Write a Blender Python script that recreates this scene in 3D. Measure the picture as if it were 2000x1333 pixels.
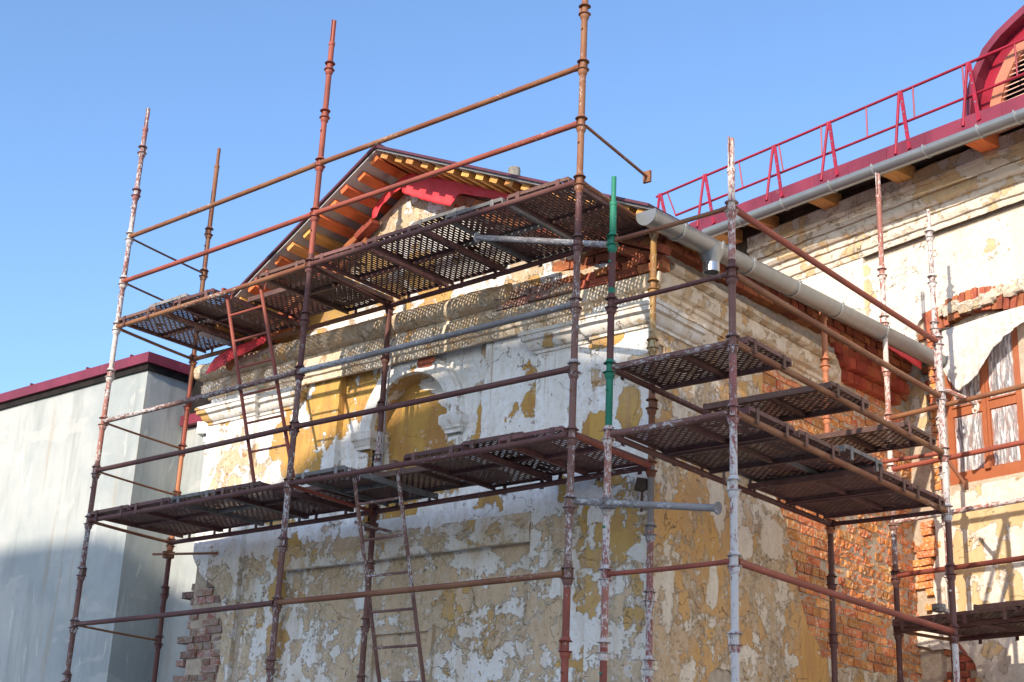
import bpy, bmesh, math, random
from math import radians, sin, cos, pi, sqrt
from mathutils import Vector, Matrix, noise as mnoise
random.seed(7)
for o in list(bpy.data.objects): bpy.data.objects.remove(o)
SC = bpy.context.scene
COL = SC.collection

# ------------------------------------------------------------------ camera, sky, sun, exposure
EYE = 1.6
CAMR = Matrix(((0.76828, 0.17972, 0.61410), (0.63873, -0.28022, -0.71708), (0.04321, 0.94317, -0.32965)))
FPX = 2810.4
cam_d = bpy.data.cameras.new('camera'); cam = bpy.data.objects.new('camera', cam_d); COL.objects.link(cam)
cam_d.sensor_width = 36.0; cam_d.lens = FPX/2000*36
cam_d.clip_start = 0.1; cam_d.clip_end = 2000
# orthonormalise
_x = Vector((CAMR[0][0], CAMR[1][0], CAMR[2][0])).normalized()
_z = Vector((-CAMR[0][2], -CAMR[1][2], -CAMR[2][2]))
_z = Vector((0.61410, -0.71708, -0.32965)).normalized()
_y = _z.cross(_x).normalized(); _x = _y.cross(_z)
RM = Matrix((_x, _y, _z)).transposed()
cam.matrix_world = Matrix.Translation((0, 0, EYE)) @ RM.to_4x4()
SC.camera = cam
SX_, SZ_ = -0.175, -0.465
SUN_D = Vector((SX_, 1.0, SZ_)).normalized()        # the way the light travels
world = bpy.data.worlds.new('World'); SC.world = world; world.use_nodes = True
wn = world.node_tree.nodes; wl = world.node_tree.links
for n in list(wn): wn.remove(n)
sky = wn.new('ShaderNodeTexSky'); sky.sky_type = 'NISHITA'; sky.sun_disc = False
sky.sun_elevation = math.asin(-SUN_D.z); sky.sun_rotation = math.atan2(-SUN_D.x, -SUN_D.y)
sky.altitude = 200; sky.air_density = 1.05; sky.dust_density = 1.5; sky.ozone_density = 4.7
bg = wn.new('ShaderNodeBackground'); bg.inputs['Strength'].default_value = 0.112
wo = wn.new('ShaderNodeOutputWorld'); wl.new(sky.outputs[0], bg.inputs[0]); wl.new(bg.outputs[0], wo.inputs[0])
sun_d = bpy.data.lights.new('sun', 'SUN'); sun_d.energy = 2.25; sun_d.angle = radians(0.53); sun_d.color = (1.0, 0.88, 0.73)
sun = bpy.data.objects.new('sun', sun_d); COL.objects.link(sun)
sun.rotation_euler = SUN_D.to_track_quat('-Z', 'Y').to_euler(); sun.location = (0, -5, 30)
SC.view_settings.view_transform = 'Standard'; SC.view_settings.look = 'None'
SC.view_settings.exposure = 1.42; SC.view_settings.gamma = 1.0; SC.view_settings.use_curve_mapping = False

# ------------------------------------------------------------------ locating points: a direction of sight cut with a real plane
def ray(px, py): return RM @ Vector(((px-1000)/FPX, -(py-666.5)/FPX, -1.0))
def _w(r): return Vector((r.x, r.y, r.z+EYE))
def onY(px, py, Y): r = ray(px, py); return _w(r*(Y/r.y))
def onX(px, py, X): r = ray(px, py); return _w(r*(X/r.x))
def onZ(px, py, Z): r = ray(px, py); return _w(r*((Z-EYE)/r.z))
MN = Vector((sin(radians(13)), cos(radians(13)), 0)); MT = Vector((MN.y, -MN.x, 0))   # main building: into the wall, along the wall
MK = Vector((-5.79, 12.32, 0))
def onM(px, py, d): r = ray(px, py); return _w(r*((MK.dot(MN)+d)/r.dot(MN)))
def mpt(t, d, z): return MK + MT*t + MN*d + Vector((0, 0, z))
def mtz(px, py, d): p = onM(px, py, d); return (p-MK).dot(MT), p.z
YF, XS, XL = 9.2, -6.34, -12.0
DW = 1.45                                                # depth of the main wall behind pole K
def nz(x, y, z=0.0, s=1.0): return mnoise.noise(Vector((x*s, y*s, z*s)))
def fbm(x, y, z=0.0, s=1.0):
    return nz(x, y, z, s) + .5*nz(x, y, z+7, s*2.1) + .25*nz(x, y, z+17, s*4.3) + .12*nz(x, y, z+3, s*9)

# ------------------------------------------------------------------ object helpers
def link(name, me, mats=None, parent=None, mw=None):
    o = bpy.data.objects.new(name, me); COL.objects.link(o)
    if mats is not None and me is not None and len(me.materials) == 0:
        for m in (mats if isinstance(mats, (list, tuple)) else [mats]): me.materials.append(m)
    if parent is not None:
        o.parent = parent
        o.matrix_parent_inverse = parent.matrix_world.inverted() if False else Matrix()
        if mw is not None: o.matrix_local = PM[parent.name].inverted() @ mw
        else: o.matrix_local = PM[parent.name].inverted()
    elif mw is not None: o.matrix_world = mw
    PM[o.name] = (mw.copy() if mw is not None else Matrix())
    return o
PM = {}
def thing(name, label, cat, loc=(0, 0, 0), group=None, mw=None):
    o = bpy.data.objects.new(name, None); COL.objects.link(o); o.empty_display_size = .2
    m = mw if mw is not None else Matrix.Translation(Vector(loc))
    o.matrix_world = m; PM[o.name] = m.copy()
    o['label'] = label; o['category'] = cat
    if group: o['group'] = group
    return o
def tag(o, label, cat, group=None):
    o['label'] = label; o['category'] = cat
    if group: o['group'] = group
    return o
def mesh(name, vs, fs, smooth=False, mi=None):
    me = bpy.data.meshes.new(name); me.from_pydata([tuple(v) for v in vs], [], fs); me.update()
    if mi: me.polygons.foreach_set('material_index', mi)
    if smooth: me.polygons.foreach_set('use_smooth', [True]*len(me.polygons))
    return me
def tree(o): return o
class MB:
    def __init__(s): s.v = []; s.f = []; s.m = []; s.cur = 0
    def quad(s, a, b, c, d): i = len(s.v); s.v += [a, b, c, d]; s.f.append((i, i+1, i+2, i+3)); s.m.append(s.cur)
    def box(s, x0, x1, y0, y1, z0, z1, M=None):
        P = [Vector((x, y, z)) for z in (z0, z1) for y in (y0, y1) for x in (x0, x1)]
        if M is not None: P = [M @ p for p in P]
        i = len(s.v); s.v += P
        for q in ((0, 2, 3, 1), (4, 5, 7, 6), (0, 1, 5, 4), (2, 6, 7, 3), (0, 4, 6, 2), (1, 3, 7, 5)):
            s.f.append(tuple(i+k for k in q)); s.m.append(s.cur)
    def tube(s, p0, p1, r, n=12, r1=None, caps=True):
        p0 = Vector(p0); p1 = Vector(p1); r1 = r if r1 is None else r1
        d = (p1-p0).normalized(); a = d.orthogonal().normalized(); b = d.cross(a); i = len(s.v)
        for k in range(n):
            q = a*cos(2*pi*k/n)+b*sin(2*pi*k/n); s.v += [p0+q*r, p1+q*r1]
        for k in range(n):
            j = (k+1) % n; s.f.append((i+2*k, i+2*j, i+2*j+1, i+2*k+1)); s.m.append(s.cur)
        if caps:
            s.f.append(tuple(i+2*k for k in range(n))[::-1]); s.f.append(tuple(i+2*k+1 for k in range(n))); s.m += [s.cur]*2
    def lathe(s, prof, n=16, c=(0, 0, 0)):
        i = len(s.v); c = Vector(c)
        for (r, z) in prof:
            for k in range(n): s.v.append(c+Vector((r*cos(2*pi*k/n), r*sin(2*pi*k/n), z)))
        for j in range(len(prof)-1):
            for k in range(n):
                q = (k+1) % n; s.f.append((i+j*n+k, i+j*n+q, i+(j+1)*n+q, i+(j+1)*n+k)); s.m.append(s.cur)
        s.f.append(tuple(i+k for k in range(n))[::-1]); s.f.append(tuple(i+(len(prof)-1)*n+k for k in range(n))); s.m += [s.cur]*2
    def prism(s, poly, y0, y1, M=None):      # poly in (x,z), extruded along y
        n = len(poly); P = [Vector((x, y0, z)) for x, z in poly]+[Vector((x, y1, z)) for x, z in poly]
        if M is not None: P = [M @ p for p in P]
        i = len(s.v); s.v += P
        s.f.append(tuple(i+k for k in range(n))); s.f.append(tuple(i+n+k for k in range(n))[::-1]); s.m += [s.cur]*2
        for k in range(n):
            j = (k+1) % n; s.f.append((i+k, i+n+k, i+n+j, i+j)); s.m.append(s.cur)
    def me(s, name, smooth=False, fixn=True):
        me = mesh(name, s.v, s.f, False, s.m)
        if fixn:
            bm = bmesh.new(); bm.from_mesh(me); bmesh.ops.recalc_face_normals(bm, faces=bm.faces); bm.to_mesh(me); bm.free()
        if smooth: autosmooth(me, 40)
        return me
def autosmooth(me, deg=35):
    me.polygons.foreach_set('use_smooth', [True]*len(me.polygons))
    bm = bmesh.new(); bm.from_mesh(me)
    for e in bm.edges:
        if len(e.link_faces) == 2 and e.calc_face_angle(0) > radians(deg): e.smooth = False
    bm.to_mesh(me); bm.free()
def frameZ(p, xdir, zdir):
    z = Vector(zdir).normalized(); x = (Vector(xdir)-z*z.dot(Vector(xdir))).normalized(); y = z.cross(x)
    return Matrix.Translation(Vector(p)) @ Matrix((x, y, z)).transposed().to_4x4()
def frame(p, xdir, zdir=Vector((0, 0, 1))):
    x = Vector(xdir).normalized(); z = (Vector(zdir)-x*x.dot(Vector(zdir))).normalized(); y = z.cross(x)
    return Matrix.Translation(Vector(p)) @ Matrix((x, y, z)).transposed().to_4x4()

# ------------------------------------------------------------------ materials
def newmat(name):
    m = bpy.data.materials.new(name); m.use_nodes = True; nt = m.node_tree
    for n in list(nt.nodes): nt.nodes.remove(n)
    out = nt.nodes.new('ShaderNodeOutputMaterial'); b = nt.nodes.new('ShaderNodeBsdfPrincipled')
    nt.links.new(b.outputs[0], out.inputs[0]); return m, nt, b
class NT:
    def __init__(s, nt): s.nt = nt
    def n(s, t, **k):
        nd = s.nt.nodes.new(t)
        for a, v in k.items(): setattr(nd, a, v)
        return nd
    def l(s, a, b): s.nt.links.new(a, b)
    def val(s, x, sock):
        if isinstance(x, (int, float)): sock.default_value = x
        elif isinstance(x, (tuple, list)): sock.default_value = tuple(x)+((1,) if len(x) == 3 and sock.type == 'RGBA' else ())
        else: s.l(x, sock)
    def math(s, op, a, b=0.0, c=0.0, clamp=False):
        nd = s.n('ShaderNodeMath', operation=op, use_clamp=clamp); s.val(a, nd.inputs[0]); s.val(b, nd.inputs[1]); s.val(c, nd.inputs[2]); return nd.outputs[0]
    def coord(s, kind='Object', scale=(1, 1, 1), loc=(0, 0, 0)):
        t = s.n('ShaderNodeTexCoord'); m = s.n('ShaderNodeMapping'); s.l(t.outputs[kind], m.inputs[0])
        m.inputs['Scale'].default_value = scale; m.inputs['Location'].default_value = loc; return m.outputs[0]
    def geo(s, scale=(1, 1, 1), loc=(0, 0, 0)):
        t = s.n('ShaderNodeNewGeometry'); m = s.n('ShaderNodeMapping'); s.l(t.outputs['Position'], m.inputs[0])
        m.inputs['Scale'].default_value = scale; m.inputs['Location'].default_value = loc; return m.outputs[0]
    def noise(s, vec, scale, detail=6, rough=.6, dist=0.0):
        nd = s.n('ShaderNodeTexNoise'); s.l(vec, nd.inputs['Vector']); nd.inputs['Scale'].default_value = scale
        nd.inputs['Detail'].default_value = detail; nd.inputs['Roughness'].default_value = rough; nd.inputs['Distortion'].default_value = dist
        return nd.outputs[0]
    def step(s, x, e0, e1):
        nd = s.n('ShaderNodeMapRange', interpolation_type='SMOOTHSTEP'); s.val(x, nd.inputs['Value'])
        nd.inputs['From Min'].default_value = e0; nd.inputs['From Max'].default_value = e1; return nd.outputs[0]
    def mix(s, f, a, b, mode='MIX'):
        nd = s.n('ShaderNodeMix', data_type='RGBA', blend_type=mode); s.val(f, nd.inputs[0]); s.val(a, nd.inputs[6]); s.val(b, nd.inputs[7]); return nd.outputs[2]
    def bump(s, h, strength=.5, dist=.01, normal=None):
        nd = s.n('ShaderNodeBump'); s.l(h, nd.inputs['Height']); nd.inputs['Strength'].default_value = strength; nd.inputs['Distance'].default_value = dist
        if normal is not None: s.l(normal, nd.inputs['Normal'])
        return nd.outputs[0]
    def attr(s, name):
        nd = s.n('ShaderNodeAttribute'); nd.attribute_name = name; return nd.outputs['Fac']
    def rnd(s): return s.n('ShaderNodeObjectInfo').outputs['Random']

def mat_plaster(name, W=(.87, .87, .85), O=(.56, .34, .09), O2=(.44, .23, .07), B=(.64, .47, .30), B2=(.44, .33, .22), streak=.4):
    m, nt, b = newmat(name); s = NT(nt)
    g = s.geo(); gs = s.geo((1, 1, .22))
    n1 = s.noise(g, 3.6, 11, .66, .25); n2 = s.noise(s.geo(loc=(3, 9, 4)), 5.2, 12, .70, .2); n3 = s.noise(g, 19, 7, .72)
    n4 = s.noise(gs, 6.5, 8, .68, .2); nf = s.noise(g, 70, 5, .7); n5 = s.noise(s.geo(loc=(8, 1, 6)), 9, 10, .72, .2); n6 = s.noise(s.geo((1, 1, .05)), 13, 6, .6)
    ao, ab, ad = s.attr('ochre'), s.attr('bare'), s.attr('dirt')
    nl = s.math('MULTIPLY', s.math('SUBTRACT', s.noise(s.geo((1, 1, .6), (5, 5, 5)), 1.15, 3, .5), .5), 2.1)
    fo = s.math('ADD', s.math('ADD', ao, nl), s.math('MULTIPLY', s.math('SUBTRACT', n1, .5), 2.1)); mo = s.step(fo, .488, .512)
    fb = s.math('ADD', s.math('SUBTRACT', ab, s.math('MULTIPLY', nl, .7)), s.math('MULTIPLY', s.math('SUBTRACT', n2, .5), 2.4)); mb = s.step(fb, .485, .515)
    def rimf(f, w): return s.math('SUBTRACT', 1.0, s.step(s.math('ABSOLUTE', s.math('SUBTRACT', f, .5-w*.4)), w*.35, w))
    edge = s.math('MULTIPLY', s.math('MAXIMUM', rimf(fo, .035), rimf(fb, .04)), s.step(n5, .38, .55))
    fs = s.math('ADD', s.math('MULTIPLY', ab, .5), s.math('MULTIPLY', s.math('SUBTRACT', n3, .5), 2.6)); ms = s.step(fs, .62, .68)
    white = s.mix(s.step(n3, .40, .66), W, (W[0]*.84, W[1]*.80, W[2]*.74)); white = s.mix(s.math('MULTIPLY', s.step(s.noise(gs, 2.4, 6, .62), .48, .66), .5), white, (W[0]*.82, W[1]*.77, W[2]*.68))
    ww = s.mix(s.math('MULTIPLY', s.step(n4, .5, .75), streak), white, (.50, .38, .25))
    och = s.mix(s.step(n4, .42, .62), O, O2)
    och = s.mix(s.step(nf, .6, .75), och, tuple(x*.75 for x in O2))
    och = s.mix(s.step(n5, .60, .64), och, tuple(x*.9 for x in W)); och = s.mix(s.math('MULTIPLY', s.step(s.noise(g, 2.2, 5, .6), .5, .62), .5), och, O2)
    c = s.mix(mo, ww, och)
    bare = s.mix(s.step(n4, .4, .62), B, B2); bare = s.mix(s.step(n3, .5, .7), bare, (.56, .49, .40)); bare = s.mix(s.step(n5, .57, .60), bare, (.64, .60, .55)); bare = s.mix(s.step(n5, .40, .37), bare, tuple(x*.72 for x in O2))
    c = s.mix(mb, c, bare)
    c = s.mix(s.math('MULTIPLY', ms, .75), c, bare)
    c = s.mix(s.math('MULTIPLY', edge, .55), c, (.20, .14, .09))  # thin brown rim: edge shade painted round the flakes, partly real dirt
    # dirt: brownish wash running down
    dm = s.math('MULTIPLY', ad, s.math('ADD', .35, s.math('MULTIPLY', s.step(n4, .38, .68), .9)), clamp=True)
    c = s.mix(dm, c, s.mix(s.step(n3, .4, .6), (.52, .38, .23), (.68, .54, .37)))
    dr = s.math('MULTIPLY', s.step(n6, .52, .62), s.attr('drip'), clamp=True); c = s.mix(dr, c, (.46, .31, .17))
    # hairline cracks
    v = s.n('ShaderNodeTexVoronoi', feature='DISTANCE_TO_EDGE'); wv = s.n('ShaderNodeVectorMath', operation='ADD')
    nn = s.n('ShaderNodeTexNoise'); s.l(g, nn.inputs['Vector']); nn.inputs['Scale'].default_value = 5; nn.inputs['Detail'].default_value = 5
    sc = s.n('ShaderNodeVectorMath', operation='SCALE'); s.l(nn.outputs['Color'], sc.inputs[0]); sc.inputs['Scale'].default_value = .35
    s.l(g, wv.inputs[0]); s.l(sc.outputs[0], wv.inputs[1]); s.l(wv.outputs[0], v.inputs['Vector']); v.inputs['Scale'].default_value = 1.7
    cr = s.math('MULTIPLY', s.math('SUBTRACT', 1.0, s.step(v.outputs['Distance'], .001, .006)), s.step(n1, .5, .56))
    c = s.mix(s.math('MULTIPLY', cr, .75), c, (.10, .08, .06))
    pits = s.math('MULTIPLY', s.step(s.noise(g, 26, 2, .5), .70, .74), .6); c = s.mix(pits, c, (.16, .12, .09))
    s.l(c, b.inputs['Base Color']); b.inputs['Roughness'].default_value = .92; b.inputs['Specular IOR Level'].default_value = .2
    h = s.math('ADD', s.math('MULTIPLY', mo, -.5), s.math('MULTIPLY', mb, -.9))
    h = s.math('ADD', h, s.math('MULTIPLY', n3, .55)); h = s.math('ADD', h, s.math('MULTIPLY', cr, -1.2)); h = s.math('ADD', h, s.math('MULTIPLY', nf, .3))
    h = s.math('ADD', h, s.math('MULTIPLY', ms, -.35)); h = s.math('SUBTRACT', h, pits)
    s.l(s.bump(h, .9, .009), b.inputs['Normal']); return m
def mat_noise(name, c1, c2, scale=8, rough=.8, spec=.3, bump=.3, bd=.005, metal=0.0, det=6, stretch=(1, 1, 1), c3=None, t3=(.6, .7), kind='geo', rnd=0.0, s3=4.0, flat=None):
    m, nt, b = newmat(name); s = NT(nt); g = s.geo(stretch) if kind == 'geo' else s.coord('Object', stretch)
    if kind == 'obj':
        va = s.n('ShaderNodeVectorMath', operation='ADD'); s.l(g, va.inputs[0]); sc = s.n('ShaderNodeVectorMath', operation='SCALE'); sc.inputs[0].default_value = (7, 13, 19); s.l(s.rnd(), sc.inputs['Scale']); s.l(sc.outputs[0], va.inputs[1]); g = va.outputs[0]
    n = s.noise(g, scale, det, .65, .3); c = s.mix(s.step(n, .36, .64), c1, c2)
    if c3: c = s.mix(s.step(s.noise(g, scale*s3, 5, .7), *t3), c, c3)
    if rnd:
        hs = s.n('ShaderNodeHueSaturation'); r = s.math('FRACT', s.math('ADD', s.rnd(), s.attr('tint'))); s.l(c, hs.inputs['Color'])
        s.l(s.math('ADD', 1-rnd, s.math('MULTIPLY', r, 2*rnd)), hs.inputs['Value']); 
        r2 = s.math('FRACT', s.math('MULTIPLY', r, 7.31)); s.l(s.math('ADD', .5-rnd*.05, s.math('MULTIPLY', r2, rnd*.1)), hs.inputs['Hue']); c = hs.outputs[0]
    s.l(c, b.inputs['Base Color']); b.inputs['Roughness'].default_value = rough; b.inputs['Specular IOR Level'].default_value = spec; b.inputs['Metallic'].default_value = metal
    s.l(s.bump(s.math('ADD', n, s.math('MULTIPLY', s.noise(g, scale*s3, 5, .7), .5)), bump, bd), b.inputs['Normal']); return m
def mat_tube(name, base, base2, splash, amt, rust=(.20, .085, .04), rr=.3):
    """old painted tube: two paint tones, rust showing through, lime splashes"""
    m, nt, b = newmat(name); s = NT(nt); g0 = s.coord('Object', (1, 1, .45))
    va = s.n('ShaderNodeVectorMath', operation='ADD'); s.l(g0, va.inputs[0]); sc = s.n('ShaderNodeVectorMath', operation='SCALE'); sc.inputs[0].default_value = (7, 13, 19); s.l(s.rnd(), sc.inputs['Scale']); s.l(sc.outputs[0], va.inputs[1]); g = va.outputs[0]
    n = s.noise(g, 5, 5, .6); c = s.mix(s.step(n, .38, .62), base, base2)
    c = s.mix(s.step(s.noise(g, 22, 6, .7), .5+.2*(1-rr), .56+.2*(1-rr)), c, rust)
    n2 = s.noise(g, 3.0, 3, .5); n3 = s.noise(g, 55, 6, .75)
    f = s.math('ADD', s.math('MULTIPLY', s.math('SUBTRACT', n2, .5), 1.4), s.math('MULTIPLY', s.math('SUBTRACT', n3, .5), 2.1)); f = s.math('ADD', f, amt)
    ms = s.step(f, .47, .56); c = s.mix(ms, c, splash)
    s.l(c, b.inputs['Base Color']); b.inputs['Specular IOR Level'].default_value = .22
    s.l(s.math('ADD', .58, s.math('MULTIPLY', ms, .35)), b.inputs['Roughness'])
    s.l(s.bump(s.math('ADD', ms, s.noise(g, 90, 4, .6)), .35, .002), b.inputs['Normal']); return m

WHT = (.54, .50, .475)
T = dict(
 rust=mat_tube('tube_rust', (.20, .075, .04), (.26, .12, .06), (.5, .45, .4), .14),
 red=mat_tube('tube_red', (.32, .085, .055), (.23, .065, .045), (.5, .4, .35), .10, rr=.2),
 plum=mat_tube('tube_plum', (.115, .045, .040), (.145, .068, .055), (.42, .38, .38), .12, rr=.2),
 white=mat_tube('tube_white', (.28, .10, .09), (.22, .10, .08), WHT, .545),
 pink=mat_tube('tube_pink', (.36, .15, .11), (.30, .12, .09), (.60, .53, .48), .50),
 grey=mat_tube('tube_grey', (.20, .175, .165), (.26, .24, .23), (.46, .44, .43), .36, rust=(.15,.10,.08), rr=.35),
 green=mat_tube('tube_green', (.02, .155, .09), (.03, .20, .12), (.42, .50, .44), .25, rr=.15),
 ochre=mat_tube('tube_ochre', (.35, .20, .06), (.25, .11, .05), (.50, .42, .25), .40, rr=.7),
 orange=mat_tube('tube_orange', (.50, .20, .10), (.38, .14, .07), (.6, .4, .3), .2),
 mixed=mat_tube('tube_mixed', (.16, .075, .06), (.21, .11, .085), (.50, .47, .45), .36),
)
M_PLATE = mat_noise('deck_plate', (.10, .052, .040), (.14, .074, .055), 7, .75, .3, .4, .003, c3=(.24, .2, .17), t3=(.66, .72), kind='obj', rnd=.25)
M_PFRAME = mat_noise('deck_frame', (.115, .050, .042), (.155, .078, .060), 9, .65, .35, .3, .002, c3=(.32, .27, .25), t3=(.62, .7), kind='obj', rnd=.3)
M_PGREY = mat_noise('deck_frame_weathered', (.15, .14, .13), (.24, .22, .20), 9, .75, .3, .4, .003, c3=(.12, .07, .05), t3=(.58, .66), kind='obj', rnd=.2)
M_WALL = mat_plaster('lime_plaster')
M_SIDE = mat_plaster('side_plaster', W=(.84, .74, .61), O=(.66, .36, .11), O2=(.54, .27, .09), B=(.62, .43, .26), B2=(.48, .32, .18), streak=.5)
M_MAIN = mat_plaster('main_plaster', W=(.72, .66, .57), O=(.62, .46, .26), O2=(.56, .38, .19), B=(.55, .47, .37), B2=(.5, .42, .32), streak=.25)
M_MORTAR = mat_noise('mortar', (.52, .43, .33), (.42, .33, .24), 14, .95, .1, .9, .012, c3=(.50, .42, .33), t3=(.55, .65))
M_BRICK = mat_noise('brick', (.38, .125, .06), (.28, .09, .05), 9, .92, .15, .8, .006, c3=(.55, .30, .16), t3=(.62, .7), kind='obj', rnd=.3)
M_BRICKO = mat_noise('brick_orange', (.66, .25, .085), (.50, .155, .055), 7, .95, .1, 1.0, .012, c3=(.62, .44, .28), t3=(.50, .60), kind='obj', rnd=.28)  # orange tone also carries the warm bounced light on the side bricks
M_BRICKG = mat_noise('brick_grimy', (.32, .15, .10), (.34, .26, .21), 9, .95, .1, .9, .008, c3=(.42, .38, .34), t3=(.52, .62), kind='obj', rnd=.35)
M_BRICKN = mat_noise('brick_ribbed', (.40, .095, .045), (.33, .07, .035), 9, .85, .2, .5, .003, c3=(.58, .42, .36), t3=(.64, .72), kind='obj', rnd=.2)
M_WOOD = mat_noise('new_timber', (.66, .34, .11), (.54, .24, .07), 5, .75, .25, .3, .003, stretch=(6, .6, 6), c3=(.36, .16, .05), t3=(.62, .7), kind='obj', rnd=.22)
M_WOODR = mat_noise('reddened_timber', (.74, .20, .065), (.64, .15, .05), 5, .75, .25, .3, .003, stretch=(6, .6, 6), c3=(.36, .12, .04), t3=(.62, .7), kind='obj', rnd=.18)  # red put into the timber colour for light bounced off the membrane
M_WOODD = mat_noise('old_timber', (.10, .07, .05), (.06, .045, .035), 5, .9, .1, .3, .003)
M_ROOF = mat_noise('burgundy_roof_sheet', (.15, .020, .038), (.22, .030, .055), 2, .48, .4, .12, .003, c3=(.26, .10, .10), t3=(.62, .75), stretch=(1, 1, .5))
M_ROOFD = mat_noise('dark_roof_edge', (.10, .02, .035), (.075, .02, .03), 5, .5, .5, .1, .002)
M_FILM = mat_noise('roof_underside', (.50, .49, .48), (.42, .41, .40), 4, .6, .3, .1, .002)
M_RAIL = mat_noise('crimson_paint', (.32, .014, .035), (.24, .014, .03), 4, .42, .4, .1, .001, c3=(.40, .10, .10), t3=(.66, .74))
M_GUT = mat_noise('grey_gutter', (.235, .245, .245), (.27, .275, .27), 2.2, .33, .6, .06, .002, metal=.55, stretch=(1, 6, 1))
M_GUTD = mat_noise('gutter_bracket', (.30, .31, .31), (.36, .36, .35), 6, .4, .6, .05, .001, metal=.5)
M_SPOUT = mat_noise('bright_zinc', (.5, .51, .52), (.42, .43, .44), 6, .3, .6, .05, .001, metal=.85)
M_MEMB = mat_noise('red_membrane', (.78, .06, .075), (.70, .045, .06), 3, .55, .4, .5, .006, c3=(.70, .06, .06), t3=(.5, .7))
def mat_render():
    m, nt, b = newmat('grey_cement_render'); s = NT(nt); g = s.geo(); gv = s.geo((1, 1, .16))
    n1 = s.noise(g, .9, 6, .6, .3); n2 = s.noise(gv, 4.5, 8, .65, .2); n3 = s.noise(s.geo((1, 1, 2.4)), .8, 4, .55); n4 = s.noise(s.geo((1.5, 1.5, .35), (4, 2, 1)), 3.2, 7, .7, .6); n5 = s.noise(g, 40, 5, .7)
    c = s.mix(s.step(n1, .36, .64), (.315, .345, .34), (.42, .43, .405)); c = s.mix(s.math('MULTIPLY', s.step(n2, .45, .68), .65), c, (.27, .285, .27))
    c = s.mix(s.math('MULTIPLY', s.step(n3, .56, .60), .45), c, (.48, .47, .43)); c = s.mix(s.math('MULTIPLY', s.step(n4, .62, .66), .55), c, (.56, .55, .51))
    c = s.mix(s.math('MULTIPLY', s.step(s.noise(s.geo((1, 1, .06), (1, 9, 3)), 7, 4, .6), .60, .68), .35), c, (.34, .27, .18))
    s.l(c, b.inputs['Base Color']); b.inputs['Roughness'].default_value = .9; b.inputs['Specular IOR Level'].default_value = .2
    s.l(s.bump(s.math('ADD', s.math('ADD', n1, n4), s.math('MULTIPLY', n5, .25)), .5, .012), b.inputs['Normal']); return m
M_RENDER = mat_render()
M_CONC = mat_noise('lichen_concrete', (.28, .26, .22), (.18, .17, .15), 14, .95, .1, .8, .006, c3=(.06, .06, .05), t3=(.58, .64))
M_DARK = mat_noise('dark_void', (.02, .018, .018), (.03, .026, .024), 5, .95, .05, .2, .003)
M_FRAME = mat_noise('brown_window_frame', (.34, .105, .045), (.38, .125, .055), 8, .45, .45, .05, .001)
M_GROUND = mat_noise('ground', (.42, .42, .41), (.36, .36, .35), 3, .95, .1, .5, .02)
M_CEM = mat_noise('rough_cement', (.36, .30, .24), (.26, .21, .17), 9, .95, .1, 1.0, .02, c3=(.45, .38, .31), t3=(.55, .65))
M_OPP = mat_noise('opposite_render', (.62, .58, .52), (.56, .53, .47), 1, .9, .1, .1, .003)
M_GLASS, _nt, _b = newmat('window_pane'); _b.inputs['Base Color'].default_value = (.10, .115, .13, 1); _b.inputs['Roughness'].default_value = .08; _b.inputs['Specular IOR Level'].default_value = .8
def mat_film():
    m, nt, b = newmat('wrinkled_plastic_film'); s = NT(nt); g = s.geo((9, 9, 1.4))
    n = s.noise(g, 3.5, 7, .7, .5); n2 = s.noise(s.geo((1, 1, 1)), 3, 4, .6)
    c = s.mix(s.step(n, .44, .6), (.40, .37, .38), (.80, .78, .78)); c = s.mix(s.step(n2, .5, .7), c, (.62, .55, .53))
    s.l(c, b.inputs['Base Color']); b.inputs['Roughness'].default_value = .28; b.inputs['Specular IOR Level'].default_value = .7
    s.l(s.math('ADD', .45, s.math('MULTIPLY', s.step(n, .45, .62), .45)), b.inputs['Alpha'])
    s.l(s.bump(n, .9, .02), b.inputs['Normal']); return m
M_WFILM = mat_film()
def mat_sheet():
    m, nt, b = newmat('milky_plastic_sheet'); s = NT(nt); n = s.noise(s.geo(), 6, 8, .66, 1.2)
    c = s.mix(s.step(n, .4, .6), (.68, .63, .56), (.76, .72, .65)); s.l(c, b.inputs['Base Color']); b.inputs['Roughness'].default_value = .4
    b.inputs['Alpha'].default_value = .74; b.inputs['Transmission Weight'].default_value = 0.0
    s.l(s.bump(n, .7, .03), b.inputs['Normal']); return m
M_SHEET = mat_sheet()

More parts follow.
